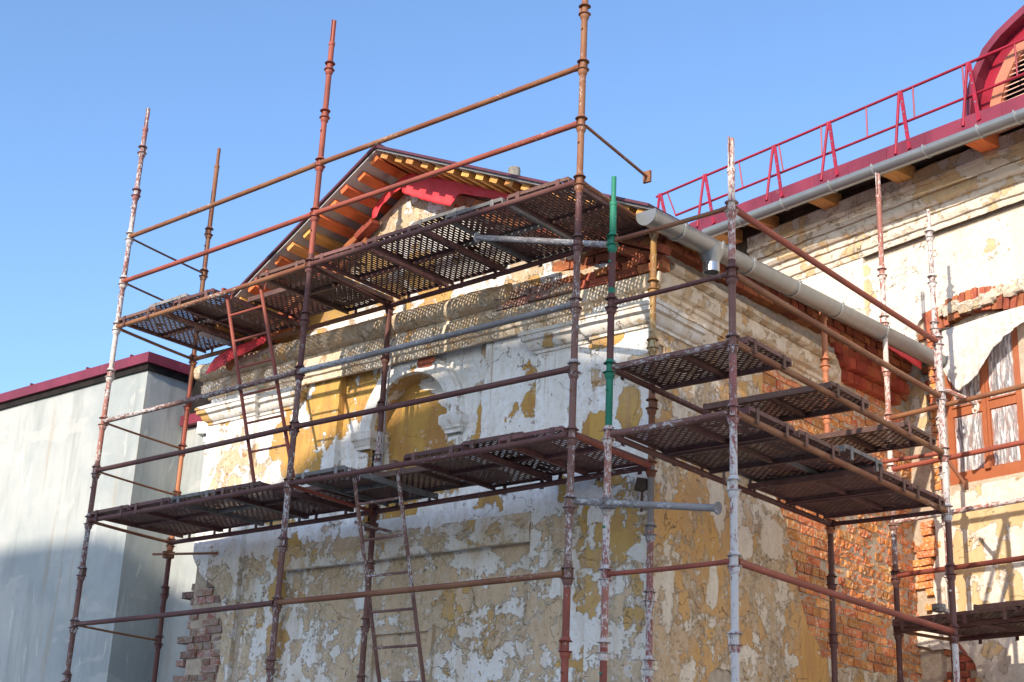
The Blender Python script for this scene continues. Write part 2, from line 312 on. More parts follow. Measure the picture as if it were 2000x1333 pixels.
# ================================================================== SCAFFOLDS
def Lf(n): return 4.787+n+EYE          # joint heights of the front scaffold
def Ls(n): return 4.282+n+EYE          # of the side scaffold
def Lk(n): return 3.974+n+EYE          # of the main wall scaffold
PR = .026
_cm = {}
def collar_mesh(mat):
    if mat.name not in _cm:
        b = MB(); prof = [(PR+.001, -.086), (PR+.009, -.072), (PR+.012, -.052), (.036, -.043), (.050, -.037), (.051, -.034), (.040, -.032), (PR+.002, -.036)]
        b.lathe(prof, 18); b.lathe([(PR+.002, .036), (.038, .032), (.050, .034), (.047, .038), (PR+.010, .044), (PR+.006, .056), (PR+.001, .064)], 18)
        for a in (0, pi/2): b.box(-.008, .008, PR, PR+.016, -.034, .034, Matrix.Rotation(a, 4, 'Z'))
        m = b.me('collar', True); m.materials.append(mat); _cm[mat.name] = m
    return _cm[mat.name]
def pole(parent, x, y, top, segs, zs, style='slot', label=None, dx=0.0, dy=0.0):
    """segs: [(z_from, material)] from the ground up; style of the top: slot, plain, socket"""
    b = MB(); mats = []; zb = 0.0
    end = top-(.26 if style == 'slot' else (.22 if style == 'plain' else 0))
    cuts = [(z, m) for z, m in segs]; cuts[0] = (0.0, cuts[0][1])
    for i, (z, m) in enumerate(cuts):
        if m not in mats: mats.append(m)
        b.cur = mats.index(m); z1 = cuts[i+1][0] if i+1 < len(cuts) else end
        b.tube((dx*z, dy*z, z), (dx*z1, dy*z1, z1), PR, 16)
    def at(z): return (dx*z, dy*z, z)
    if style == 'slot':
        for sx in (-1, 1):
            prof = [(sx*.006, -.02), (sx*.021, -.012), (sx*.021, .012), (sx*.006, .02)]
            i = len(b.v); X, Y = dx*end, dy*end
            for zz in (end, top-(.015 if sx > 0 else 0)):
                for px_, py_ in prof: b.v.append(Vector((X+px_, Y+py_, zz)))
            for k in range(4): j = (k+1) % 4; b.f.append((i+k, i+j, i+4+j, i+4+k)); b.m.append(b.cur)
            b.f.append((i+4, i+5, i+6, i+7)); b.m.append(b.cur)
        b.tube(at(end-.02), at(end+.012), PR+.004, 16)
    elif style == 'plain': b.tube(at(end), at(top), PR-.007, 14); b.tube(at(end-.02), at(end+.008), PR+.003, 16)
    for k in range(int(end)):
        z = k+.71
        if z < end: b.tube(at(z), (dx*z, dy*z-PR-.012, z), .010, 6)
    me = b.me('scaffold_pole', True)
    o = link('scaffold_pole', me, mats, parent, Matrix.Translation((x, y, 0)))
    if label: o['label'] = label
    for z in zs:
        m = cuts[0][1]
        for zz, mm in cuts:
            if z >= zz-.02: m = mm
        c = link('collar', collar_mesh(m), None, o, Matrix.Translation((x+dx*z, y+dy*z, z)) @ Matrix.Rotation(random.uniform(-.5, .5), 4, 'Z') @ Matrix.Rotation(random.uniform(-.03, .03), 4, 'X'))
    return o
def rod(name, parent, p0, p1, r, mat, ends=True, n=12, sag=0.0):
    p0 = Vector(p0); p1 = Vector(p1); mid = (p0+p1)/2; L = (p1-p0).length
    fr = frame(mid, (p1-p0).orthogonal(), (p1-p0)) if abs((p1-p0).normalized().z) < .99 else Matrix.Translation(mid)
    b = MB()
    if sag:
        N = 8
        for k in range(N):
            a, c = -L/2+L*k/N, -L/2+L*(k+1)/N
            f = lambda q: -sag*(1-(2*q/L)**2)
            up = (fr.to_3x3().inverted() @ Vector((0, 0, 1)))
            b.tube(Vector((0, 0, a))+up*f(a), Vector((0, 0, c))+up*f(c), r, n, caps=False)
    else: b.tube((0, 0, -L/2), (0, 0, L/2), r, n)
    if ends:
        for s_ in (-1, 1):
            b.tube((0, 0, s_*(L/2-.001)), (0, 0, s_*(L/2-.05)), r*1.12, n)
            if r > .015:
                Ri = fr.to_3x3().inverted(); up = Ri @ Vector((0, 0, 1)); sd = up.cross(Vector((0, 0, 1))).normalized(); q0 = Vector((0, 0, s_*(L/2+.004)))
                Mw = Matrix((sd, Vector((0, 0, 1)), up)).transposed().to_4x4(); b.box(-.007, .007, -.018, .018, -.055, .05, Matrix.Translation(q0) @ Mw)
    return link(name, b.me(name, True), mat, parent, fr)
def ledger(parent, a, b, z, mat, r=.0235, sag=0.004, name='ledger', dz=0.0):
    p0 = Vector((a[0], a[1], z)); p1 = Vector((b[0], b[1], z+dz)); d = (p1-p0).normalized()
    return rod(name, parent, p0+d*(PR+.004), p1-d*(PR+.004), r, mat, sag=sag)

A, B_, C_ = (-12.075, 7.895), (-9.138, 7.850), (-6.122, 7.854)
Ai, Bi, Ci = (-12.224, 9.003), (-9.257, 8.995), (-6.156, 8.902)
D_, E_, F_, J_ = (-5.892, 7.983), (-4.849, 7.963), (-4.849, 11.337), (-5.932, 11.352)
def htop(p, py):
    lo, hi = 0, 12
    for _ in range(50):
        m = (lo+hi)/2; q = RM.transposed() @ Vector((p[0], p[1], m-EYE))
        if 666.5+FPX*q.y/q.z > py: lo = m    # q.z<0 in front: row = 666.5 - f*y/(-z)
        else: hi = m
    return m
fs = thing('front_scaffold', 'tubular steel scaffold standing along the gabled front wall, two bays wide', 'scaffold', (A[0], A[1], 0))
def lv(f, lo, hi): return [f(k*.5) for k in range(int(lo*2), int(hi*2)+1)]
pole(fs, *A, htop(A, 212), [(0, T['mixed']), (Lf(-2.1), T['mixed']), (Lf(-1.4), T['pink']), (Lf(-.6), T['pink']), (Lf(0), T['white'])], lv(Lf, -12, 2), 'slot', 'paint-splashed white and pink pole with a slotted tip', dx=.003)
pole(fs, *B_, htop(B_, 40), [(0, T['mixed']), (Lf(-2.05), T['mixed']), (Lf(-1.4), T['mixed']), (Lf(-1), T['plum']), (Lf(-.2), T['plum']), (Lf(.1), T['red'])], lv(Lf, -12, 2), 'slot', dx=.002)
pole(fs, *C_, Lf(2.65), [(0, T['red']), (Lf(-3.1), T['mixed']), (Lf(-2), T['mixed']), (Lf(-1), T['mixed']), (Lf(-.5), T['plum']), (Lf(-.1), T['rust'])], lv(Lf, -12, 2), 'slot', 'tallest pole, its rusty top running out of the picture')
pole(fs, *Ai, htop(Ai, 291), [(0, T['plum']), (Lf(-2), T['orange']), (Lf(-1), T['red']), (Lf(-.3), T['rust'])], lv(Lf, -12, 1.5), 'plain')
pole(fs, *Bi, Lf(.05), [(0, T['mixed']), (Lf(-2.4), T['plum']), (Lf(-1.5), T['white']), (Lf(-1.25), T['plum'])], lv(Lf, -12, 0), 'socket')
pole(fs, *Ci, Lf(.08), [(0, T['white']), (Lf(-2.5), T['grey']), (Lf(-2.0), T['rust']), (Lf(-1.1), T['ochre'])], lv(Lf, -12, 0), 'socket', 'yellowish rusted pole at the corner of the building')
for n, m1, m2 in ((1, 'rust', 'rust'), (.5, 'red', 'red'), (0, 'rust', 'plum'), (-1, 'mixed', 'grey'), (-1.5, 'plum', 'plum'), (-2, 'plum', 'plum'), (-3, 'plum', 'rust')):
    ledger(fs, A, B_, Lf(n), T[m1]); ledger(fs, B_, C_, Lf(n), T[m2])
for n in (0, -2):
    ledger(fs, Ai, Bi, Lf(n), T['rust' if n == 0 else 'plum']); ledger(fs, Bi, Ci, Lf(n), T['plum'])
    ledger(fs, B_, Bi, Lf(n), T['red' if n else 'plum'], .018); ledger(fs, C_, Ci, Lf(n), T['rust' if n == 0 else 'red'], .020)
    ledger(fs, A, Ai, Lf(n), T['rust'], .016, name='cross_tube')
for n in (1, .5, -1, -1.5, -3): ledger(fs, A, Ai, Lf(n), T['rust'], .011, name='cross_tube')
# tie rods to the wall
pe = onX(1264, 346, -6.13); rod('tie_rod', fs, (C_[0]+.02, C_[1]+.03, Lf(.5)-.02), pe, .013, T['rust'], ends=False)
b = MB(); b.box(-.035, .035, -.012, .012, -.05, .05); link('rod_foot', b.me('rod_foot'), T['rust'], fs, frame(pe, (1, 0, 0)))
def clamp(parent, p, mat):
    b = MB(); b.box(-.045, .045, -.045, .045, -.035, .035); b.box(-.02, .02, -.065, -.045, -.015, .03); b.tube((.03, -.045, 0), (.03, -.075, 0), .011, 8)
    b.lathe([(.05, -.028), (.056, 0), (.05, .028)], 10)
    return link('clamp', b.me('clamp'), mat, parent, Matrix.Translation(p) @ Matrix.Rotation(random.uniform(-.3, .3), 4, 'Z'))
za = onY(330, 1082, Ai[1]-.05).z
rod('tie_rod', fs, onY(299, 1083, Ai[1]-.07), onY(424, 1081, Ai[1]+.06), .013, T['rust'], ends=False); clamp(fs, (Ai[0], Ai[1]-.01, za), T['rust'])
rod('tie_rod', fs, (Bi[0]+.03, Bi[1]-.25, onY(703, 1019, Bi[1]-.25).z), onY(763, 1039, YF-.03), .014, T['mixed'], ends=False); clamp(fs, (Bi[0], Bi[1]-.02, Lf(-2)-.14), T['plum'])
p0 = onY(932, 464, 8.02); p1 = onY(1186, 478, 8.02); ps = rod('tie_tube', fs, p0, p1, .024, T['grey'], ends=False)
b = MB(); b.lathe([(.04, -.006), (.043, 0), (.04, .006)], 14); link('tube_flange', b.me('tube_flange'), T['grey'], fs, frame(p0, (0, 1, 0), (p1-p0)))
p0 = onY(1126, 980, 7.905); p1 = onY(1402, 993, 7.905); rod('tie_tube', fs, p0, p1, .0245, T['grey'], ends=False)
b = MB(); b.lathe([(.042, -.006), (.045, 0), (.042, .006)], 14); link('tube_flange', b.me('tube_flange'), T['grey'], fs, frame(p1, (0, 1, 0), (p1-p0)))
clamp(fs, onY(1187, 984, 7.94), T['grey'])
pb = onX(1250, 948, Ci[0]-.02); b = MB(); b.prism([(-.06, -.04), (0, -.06), (.06, -.04), (.05, .04), (-.03, .06)], -.015, .015)
cl = link('bracket', b.me('bracket'), M_WOODD, fs, frame((Ci[0]-.09, Ci[1], Lf(-2)-.13), (1, 0, 0)))
rod('tie_rod', fs, (Ci[0]-.08, Ci[1], Lf(-2)-.16), (Ci[0]-.28, YF-.02, Lf(-2)-.28), .012, T['plum'], ends=False)

ss = thing('side_scaffold', 'tubular steel scaffold standing along the side wall right of the corner', 'scaffold', (D_[0], D_[1], 0))
pole(ss, *D_, htop(D_, 346), [(0, T['red']), (Ls(-3), T['pink']), (Ls(-2.6), T['white']), (Ls(-1.95), T['pink']), (Ls(-1.45), T['green']), (Ls(-.95), T['plum']), (Ls(-.42), T['green']), (Ls(-.38), T['plum']), (Ls(0)-.1, T['green'])], lv(Ls, -11.5, 0), 'plain', 'pole with a green top and a green middle length')
pole(ss, *E_, htop(E_, 268), [(0, T['white']), (Ls(-3), T['white']), (Ls(-1.1), T['mixed']), (Ls(-.5), T['plum']), (Ls(-.4), T['pink'])], lv(Ls, -11.5, 0)+[Ls(0)+.0], 'slot', 'red and white pole at the outer corner')
pole(ss, *F_, Ls(.08), [(0, T['white']), (Ls(-2.6), T['plum']), (Ls(-1.6), T['white'])], lv(Ls, -11.5, 0), 'socket', 'thick white-splashed pole at the far outer corner', dx=.002)
pole(ss, *J_, htop(J_, 589), [(0, T['plum']), (Ls(-1.5), T['orange'])], lv(Ls, -11.5, .5), 'slot')
for n, m in ((0, 'rust'), (-.5, 'plum'), (-1.5, 'mixed'), (-2.5, 'red')): ledger(ss, D_, E_, Ls(n), T[m], .024 if n == -1.5 else .017)
ledger(ss, D_, E_, Ls(-1), T['mixed'], .016)
for n, m in ((0, 'red'), (-.5, 'rust'), (-1, 'rust'), (-1.5, 'rust'), (-2.5, 'red')): ledger(ss, E_, F_, Ls(n), T[m], .0245, sag=.008)
ledger(ss, D_, J_, Ls(-1), T['plum'], .023); ledger(ss, D_, J_, Ls(-1.5), T['plum'], .023)
ledger(ss, J_, F_, Ls(-1.5), T['plum'], .020); ledger(ss, J_, F_, Ls(-1), T['red'], .018)

ms = thing('main_wall_scaffold', 'tubular steel scaffold standing in front of the tall wall with the window', 'scaffold', mpt(0, 0, 0))
K0 = mpt(0, 0, 0); G0 = onM(1838, 850, .75)
def md(t, d): p = MK+MT*t+MN*d; return (p.x, p.y)
gt = (G0-MK).dot(MT)
Kp = md(0, 0); Gp = md(gt, .75); K3 = md(3, 0); G3 = md(gt+3, .75)
pole(ms, *Kp, htop(Kp, 338), [(0, T['white']), (Lk(-3), T['plum']), (Lk(-1.4), T['mixed']), (Lk(-.9), T['pink'])], lv(Lk, -11, 1.5), 'slot', 'pale pink pole reaching up to the high grey gutter')
pole(ms, *Gp, htop(Gp, 410), [(0, T['mixed']), (Lk(-2), T['white'])], [z+.12 for z in lv(Lk, -11, 2)], 'plain', 'white pole close to the wall, left of the window')
pole(ms, *K3, Lk(2), [(0, T['red'])], lv(Lk, -11, 1.5), 'slot'); pole(ms, *G3, Lk(2), [(0, T['red'])], lv(Lk, -11, 1.5), 'plain')
for n, m in ((0, 'rust'), (-.5, 'red'), (-1.0, 'pink'), (-1.5, 'red'), (-2, 'plum')): ledger(ms, Kp, K3, Lk(n), T[m], .024)
ledger(ms, Gp, G3, Lk(-2), T['plum'], .022); ledger(ms, Kp, Gp, Lk(-2), T['rust'], .016); ledger(ms, K3, G3, Lk(-2), T['rust'], .018)
rod('brace', ms, mpt(.4, -.03, Lk(-4)), mpt(2.6, -.03, Lk(-1.0)), .018, T['rust'], ends=False)
# tie tubes running from the poles to the wall and into the window
p0 = onM(1838, 758, .42); p1 = onM(1906, 788, .85); rod('tie_tube', ms, p0, p1, .024, T['pink'], ends=False)
b = MB()
for k in range(10):
    a0, a1 = 2*pi*k/10, 2*pi*(k+1)/10
    b.tube((0, .038*cos(a0), -.05+.055*sin(a0)), (0, .038*cos(a1), -.05+.055*sin(a1)), .010, 6)
b.tube((0, .0, .03), (0, 0, -.07), .014, 6); link('tape_loop', b.me('tape_loop', True), M_SHEET, ms, frame(p1, (p1-p0)))
p0 = onM(1850, 898, .40); p1 = onM(1886, 948, .5); rod('tie_rod', ms, p0, p1, .017, T['rust'], ends=False)
b = MB(); b.box(-.015, .015, -.03, .03, -.04, .04); link('rod_foot', b.me('rod_foot'), T['rust'], ms, frame(p1, (1, 0, 0)))
p0 = onM(1836, 1190, .3); p1 = onM(1937, 1224, .95); rod('tie_tube', ms, p0, p1, .022, T['white'], ends=False)
b = MB(); b.box(-.02, .05, -.03, .03, -.05, .03); b.tube((.02, 0, -.05), (.02, 0, -.09), .009, 6); link('jaw', b.me('jaw'), T['grey'], ms, frame(p1, (p1-p0)))
clamp(ms, onM(1834, 1188, .3), T['grey'])
p0 = onM(1862, 1248, .05); p1 = onM(1888, 1280, .15); rod('tie_rod', ms, p0, p1, .015, T['red'], ends=False)

# ------------------------------------------------------------------ deck panels
PW, PL = .62, 1.12
def plate_mesh(clog):
    W, L, th = PW-.02, PL-.02, .003; nc = 17; sw = .0125; pitch = W/nc; b = MB(); ny = 16; py = L/ny; sl = .047
    skip = set()
    for _c in range(nc):
        for _r in range(ny):
            if random.random() < clog*(2.5 if nz(_c*.3, _r*.3, clog*50) > .25 else .3): skip.add((_c, _r))
    for zt in (0, -th):
        for c in range(nc):
            x0 = -W/2+c*pitch; xs = x0+(pitch-sw)/2; xe = xs+sw
            b.quad((x0, -L/2, zt), (xs, -L/2, zt), (xs, L/2, zt), (x0, L/2, zt)); b.quad((xe, -L/2, zt), (x0+pitch, -L/2, zt), (x0+pitch, L/2, zt), (xe, L/2, zt))
            off = (py/2 if c % 2 else 0)
            y = -L/2; holes = []
            for r in range(ny):
                h0 = -L/2+r*py+off+(py-sl)/2
                if h0+sl > L/2-.01: continue
                if abs(h0+sl/2) < .035 or (c, r) in skip: continue
                holes.append((h0, h0+sl))
            for h0, h1 in holes+[(L/2, None)]:
                b.quad((xs, y, zt), (xe, y, zt), (xe, h0, zt), (xs, h0, zt)); y = h1
            if zt == 0:
                for h0, h1 in holes:
                    b.quad((xs, h0, 0), (xs, h1, 0), (xs, h1, -th), (xs, h0, -th)); b.quad((xe, h0, 0), (xe, h1, 0), (xe, h1, -th), (xe, h0, -th))
                    b.quad((xs, h0, 0), (xe, h0, 0), (xe, h0, -th), (xs, h0, -th)); b.quad((xs, h1, 0), (xe, h1, 0), (xe, h1, -th), (xs, h1, -th))
    return b.me('plate', fixn=False)
PLATES = [plate_mesh(q) for q in (.02, .05, .10, .16)]
for p_ in PLATES: p_.materials.append(M_PLATE)
def frame_mesh(mat):
    b = MB()
    for s_ in (-1, 1):
        x = s_*(PW/2-.006); b.box(x-.006, x+.006, -PL/2, PL/2, -.042, .004); b.box(min(x, x-s_*.022), max(x, x-s_*.022), -PL/2+.004, PL/2-.004, -.0425, -.038)
        y = s_*(PL/2-.006); b.box(-PW/2+.013, PW/2-.013, y-.006, y+.006, -.016, .014)
    b.box(-PW/2+.013, PW/2-.013, -.016, .016, -.032, -.004)
    me = b.me('frame'); me.materials.append(mat); return me
FR = frame_mesh(M_PFRAME); FRG = frame_mesh(M_PGREY)
def hook_mesh(mat):
    b = MB(); b.box(-.018, .018, .0, .006, -.085, .010); b.box(-.018, .018, -.03, .006, .010, .015); b.box(-.018, .018, -.012, .006, -.089, -.085)
    me = b.me('hook'); me.materials.append(mat); return me
HK = hook_mesh(M_PFRAME); HKG = hook_mesh(M_PGREY)
def panel(x, y, z, rot, label, group, grey=False, tilt=0.0, dz=0.0, flip=False, roll=0.0):
    """z: axis height of the carrying tubes; rot 0: length runs along y, hooks over both tubes"""
    mw = Matrix.Translation((x, y, z+.0235+.043+dz)) @ Matrix.Rotation(rot+random.uniform(-.012, .012), 4, 'Z') @ Matrix.Rotation(tilt, 4, 'X') @ Matrix.Rotation(roll+random.uniform(-.006, .006), 4, 'Y')
    if flip: mw = mw @ Matrix.Rotation(pi, 4, 'Y')
    t = thing('deck_panel', label, 'deck panel', group=group, mw=mw)
    link('plate', random.choice(PLATES), None, t, mw); link('frame', FRG if grey else FR, None, t, mw)
    for sx in (-.2, .2):
        for sy in (-1, 1):
            link('hook', HKG if grey else HK, None, t, mw @ Matrix.Translation((sx, sy*PL/2, 0)) @ Matrix.Rotation(0 if sy > 0 else pi, 4, 'Z'))
    return t
UP = 'perforated deck panels of the upper front platform'; LO = 'perforated deck panels of the lower front platform'
SU = 'perforated deck panels of the upper side platform'; SL = 'perforated deck panels of the lower side platform'; MG = 'perforated deck panels below the window'
yc = 8.425
panel(-11.70, yc, Lf(0), 0, 'rusty perforated deck panel at the far left end of the upper front platform', UP)
panel(-11.25, yc+.03, Lf(0), 0, 'weathered grey panel lying on its neighbours, far left of the upper front platform', UP, grey=True, dz=.055)
panel(-10.80, yc, Lf(0), 0, 'rusty deck panel just left of the upper ladder on the upper front platform', UP)
panel(-9.52, yc, Lf(0), 0, 'rusty deck panel just right of the upper ladder, left of the middle pole', UP)
panel(-9.95, 8.60, Lf(0), pi/2, 'deck panel laid crosswise at the back of the ladder opening in the upper front platform', UP, dz=.052)
panel(-8.80, yc, Lf(0), 0, 'dark deck panel just right of the middle pole on the upper front platform', UP)
panel(-8.13, yc, Lf(0), 0, 'dark deck panel second right of the middle pole on the upper front platform', UP)
panel(-7.70, yc+.10, Lf(0), 0, 'weathered grey deck panel lying loose and raised in front of the gable', UP, grey=True, dz=.085, tilt=-.01)
panel(-7.21, yc, Lf(0), 0, 'grey-edged deck panel second from the right end of the upper front platform', UP, grey=True)
panel(-6.55, yc, Lf(0), 0, 'rusty deck panel at the right end of the upper front platform', UP)
panel(-11.71, yc, Lf(-2), 0, 'deck panel at the far left end of the lower front platform', LO)
panel(-11.08, yc, Lf(-2), 0, 'deck panel second from the left end of the lower front platform', LO)
panel(-10.45, yc, Lf(-2), 0, 'deck panel with worn grey edge, third from the left on the lower front platform', LO, grey=True)
panel(-9.82, yc, Lf(-2), 0, 'maroon deck panel under the foot of the upper ladder', LO)
panel(-9.36, 8.66, Lf(-2), pi/2, 'deck panel laid crosswise behind the middle pole on the lower front platform', LO, dz=.052)
panel(-8.77, yc, Lf(-2), 0, 'weathered grey-edged deck panel just left of the lower ladder head', LO, grey=True)
panel(-8.15, 8.62, Lf(-2), pi/2, 'deck panel laid crosswise behind the lower ladder head', LO, dz=.052)
panel(-7.50, yc, Lf(-2), 0, 'deck panel with a scratched pale edge right of the lower ladder head', LO)
panel(-7.00, yc+.12, Lf(-2), 0, 'dark loose deck panel lying on top, right part of the lower front platform', LO, dz=.06)
panel(-6.52, yc, Lf(-2), 0, 'deck panel with reddish edge at the right end of the lower front platform', LO)
xc = -5.375
panel(xc, 8.40, Ls(-1), -pi/2, 'perforated deck panel nearest the outer corner pole on the upper side platform', SU)
panel(xc, 9.60, Ls(-1), -pi/2, 'middle deck panel of the upper side platform, gaps on both sides', SU)
panel(xc, 10.82, Ls(-1), -pi/2, 'farthest deck panel of the upper side platform, under the brick corbels', SU)
panel(xc, 8.42, Ls(-1.5), -pi/2, 'deck panel nearest the outer corner pole on the lower side platform', SL)
panel(xc, 9.09, Ls(-1.5), -pi/2, 'second deck panel from the corner pole on the lower side platform', SL)
panel(xc, 9.80, Ls(-1.5), -pi/2, 'weathered grey deck panel lying raised on the lower side platform', SL, grey=True, dz=.06)
panel(xc, 10.27, Ls(-1.5), -pi/2, 'second farthest deck panel of the lower side platform', SL)
panel(xc, 10.93, Ls(-1.5), -pi/2, 'farthest deck panel of the lower side platform beside the white pole', SL)
mrot = -radians(13)
for i, (t, lab) in enumerate(((.36, 'left end deck panel of the low platform under the window'), (1.02, 'deck panel second from the left on the low platform under the window'), (1.68, 'deck panel at the right edge of the picture on the low platform under the window'))):
    p = mpt(t, .42, 0); panel(p.x, p.y, Lk(-2), mrot, lab, MG)
p = mpt(1.45, .2, 0); panel(p.x, p.y, Lk(-2), mrot+pi/2, 'dark deck panel lying on top of the low platform under the window', MG, dz=.055)

# ------------------------------------------------------------------ ladders
def ladder(tl, tr, bl, br, nr, mats, label):
    tl, tr, bl, br = map(Vector, (tl, tr, bl, br)); t = thing('ladder', label, 'ladder', tuple((bl+br)/2), 'ladders between the platforms')
    for a, c in ((tl, bl), (tr, br)):
        rod('stringer', t, a, c, .0165, mats, ends=False, n=8)
        d = Vector((0, -1, 0)); b = MB()
        b.box(-.016, .016, -.065, -.058, -.02, .045); b.box(-.016, .016, -.065, .05, .045, .052); b.box(-.016, .016, .043, .05, -.03, .045)
        link('hook', b.me('hook'), mats, t, Matrix.Translation(a+Vector((0, -.0, .02))))
    L = (tl-bl).length; k = .22
    while k < L-.1:
        f = k/L; rod('rung', t, tl.lerp(bl, f), tr.lerp(br, f), .0115, mats, ends=False, n=8); k += .30
    return t
zt = Lf(0)-.02
def xonline(px, py, z):   # x,y where the sight line meets height z
    return onZ(px, py, z)
a = Vector((-10.365, 7.93, zt)); c = Vector((-9.885, 7.93, zt))
fl = onZ(497, 946, Lf(-2)+.07); fr_ = fl+Vector((.50, 0, 0))
print('ladder foot', fl)
ladder(a, c, fl, fr_, 6, T['red'], 'rust-red ladder leading up through the upper front platform')
a = Vector((-8.42, 7.93, Lf(-2)-.02)); c = Vector((-7.93, 7.93, Lf(-2)-.02)); zb = Lf(-4)+.05
# foot of the lower ladder: on the line of sight through the bottom edge
r1 = ray(741, 1333); best = None
for yy in [8.2+.02*k for k in range(40)]:
    q = onY(741, 1333, yy); f = (a.y-q.y)/1.0
    # extend to height zb
    s_ = (a.z-zb)/(a.z-q.z); e = a+(q-a)*s_
    if best is None or abs(e.y-8.75) < abs(best.y-8.75): best = e
print('ladder2 foot', best)
ladder(a, c, best, best+Vector((.5, 0, 0)), 6, T['mixed'], 'grey-brown ladder hanging below the lower front platform')

# ================================================================== SURFACE BUILDERS
def sm(x): x = max(0, min(1, x)); return x*x*(3-2*x)
def blob(u, v, L):
    """L: (cu, cv, ru, rv, amount) -> strongest"""
    r = 0
    for cu, cv, ru, rv, a in L:
        d = sqrt(((u-cu)/ru)**2+((v-cv)/rv)**2)
        if d < 1.5: r = max(r, a*sm((1.5-d)/1.0))
    return r
def set_attrs(me, vals):
    for k, name in enumerate(('ochre', 'bare', 'dirt', 'drip')[:len(vals[0])]):
        a = me.attributes.new(name, 'FLOAT', 'POINT'); a.data.foreach_set('value', [v[k] for v in vals])
def sheet(name, us, vs, keep, pos, mat, parent, fields, disp=None, rim=.03, label=None):
    """plaster skin: marching squares over a (u,v) grid, broken edges get a rim of real thickness"""
    nu, nv = len(us), len(vs); F = [[keep(u, v) if keep else 1.0 for v in vs] for u in us]
    V = []; UV = []; idx = {}; faces = []; rimseg = []
    def vid(key, u, v):
        if key not in idx:
            idx[key] = len(V); UV.append((u, v)); V.append(pos(u, v, disp(u, v) if disp else 0.0))
        return idx[key]
    for i in range(nu-1):
        for j in range(nv-1):
            cs = ((i, j), (i+1, j), (i+1, j+1), (i, j+1)); f = [F[a][b] for a, b in cs]
            if all(x > 0 for x in f):
                faces.append(tuple(vid(c, us[c[0]], vs[c[1]]) for c in cs)); continue
            if all(x <= 0 for x in f): continue
            poly = []; cut = []
            for k in range(4):
                a, b = cs[k], cs[(k+1) % 4]; fa, fb = f[k], f[(k+1) % 4]
                if fa > 0: poly.append(vid(a, us[a[0]], vs[a[1]]))
                if (fa > 0) != (fb > 0):
                    q = fa/(fa-fb); u = us[a[0]]+(us[b[0]]-us[a[0]])*q; v = vs[a[1]]+(vs[b[1]]-vs[a[1]])*q
                    key = ('e',)+(a+b if a < b else b+a); w = vid(key, u, v); poly.append(w); cut.append(w)
            if len(poly) >= 3: faces.append(tuple(poly))
            if len(cut) == 2:
                # orient so that the rim follows the polygon's winding
                p = poly.index(cut[0]); 
                if poly[(p+1) % len(poly)] == cut[1]: rimseg.append((cut[0], cut[1]))
                else: rimseg.append((cut[1], cut[0]))
    back = {}
    for a, b in rimseg:
        for k in (a, b):
            if k not in back:
                u, v = UV[k]; back[k] = len(V); V.append(pos(u, v, (disp(u, v) if disp else 0.0)-rim)); UV.append((u, v))
        faces.append((b, a, back[a], back[b]))
    me = mesh(name, V, faces); autosmooth(me, 50)
    at = [fields(u, v) for u, v in UV]
    inv = set(back.values())
    at = [(((a[0]*.3, max(a[1], .8))+tuple(a[2:])) if k in inv else a) for k, a in enumerate(at)]
    set_attrs(me, at)
    o = link(name, me, mat, parent)
    if label: o['label'] = label
    return o
def rng(a, b, step, extra=()):
    n = max(1, int(round((b-a)/step))); L = [a+(b-a)*k/n for k in range(n+1)]
    for e in extra: L += [e-.0012, e+.0012]
    return sorted(L)
def moulding(name, prof, path, mat, parent, fields, z0=EYE, step=.07, wear=.006, breaks=None, caps=True):
    """profile (p out of the wall, z) swept along a plan path (wall on the left hand side reversed: outward = (dy,-dx))"""
    pts = []; N = len(path)
    nor = []
    for k in range(N-1):
        d = (Vector(path[k+1])-Vector(path[k])).normalized(); nor.append(Vector((d.y, -d.x)))
    for k in range(N):
        if k == 0: m = nor[0]
        elif k == N-1: m = nor[-1]
        else:
            s_ = nor[k-1]+nor[k]; m = s_/max(.3, s_.dot(nor[k])) if s_.length > .01 else nor[k]
        pts.append((Vector(path[k]), m))
    st = []
    for k in range(N-1):
        (a, ma), (b, mb) = pts[k], pts[k+1]; n = max(1, int((b-a).length/step))
        for q in range(n if k < N-2 else n+1): st.append((a.lerp(b, q/n), ma.lerp(mb, q/n)))
    V = []; at = []
    for (c, m) in st:
        for (p, z) in prof:
            w = ((.6*fbm(c.x*1.3+z*3, c.y*1.3, z*2, 3.0)+.8*nz(c.x*9, c.y*9, z*12))*wear) if p > .001 else 0
            q = c+m*(p+w); V.append(Vector((q.x, q.y, z+z0+w*.6))); at.append(fields(V[-1]))
    P = len(prof); F = []
    for i in range(len(st)-1):
        if breaks and breaks(st[i][0]): continue
        for j in range(P-1): F.append((i*P+j, (i+1)*P+j, (i+1)*P+j+1, i*P+j+1))
    if caps: F.append(tuple(range(P))[::-1]); F.append(tuple((len(st)-1)*P+j for j in range(P)))
    me = mesh(name, V, F); autosmooth(me, 38); set_attrs(me, at); return link(name, me, mat, parent)

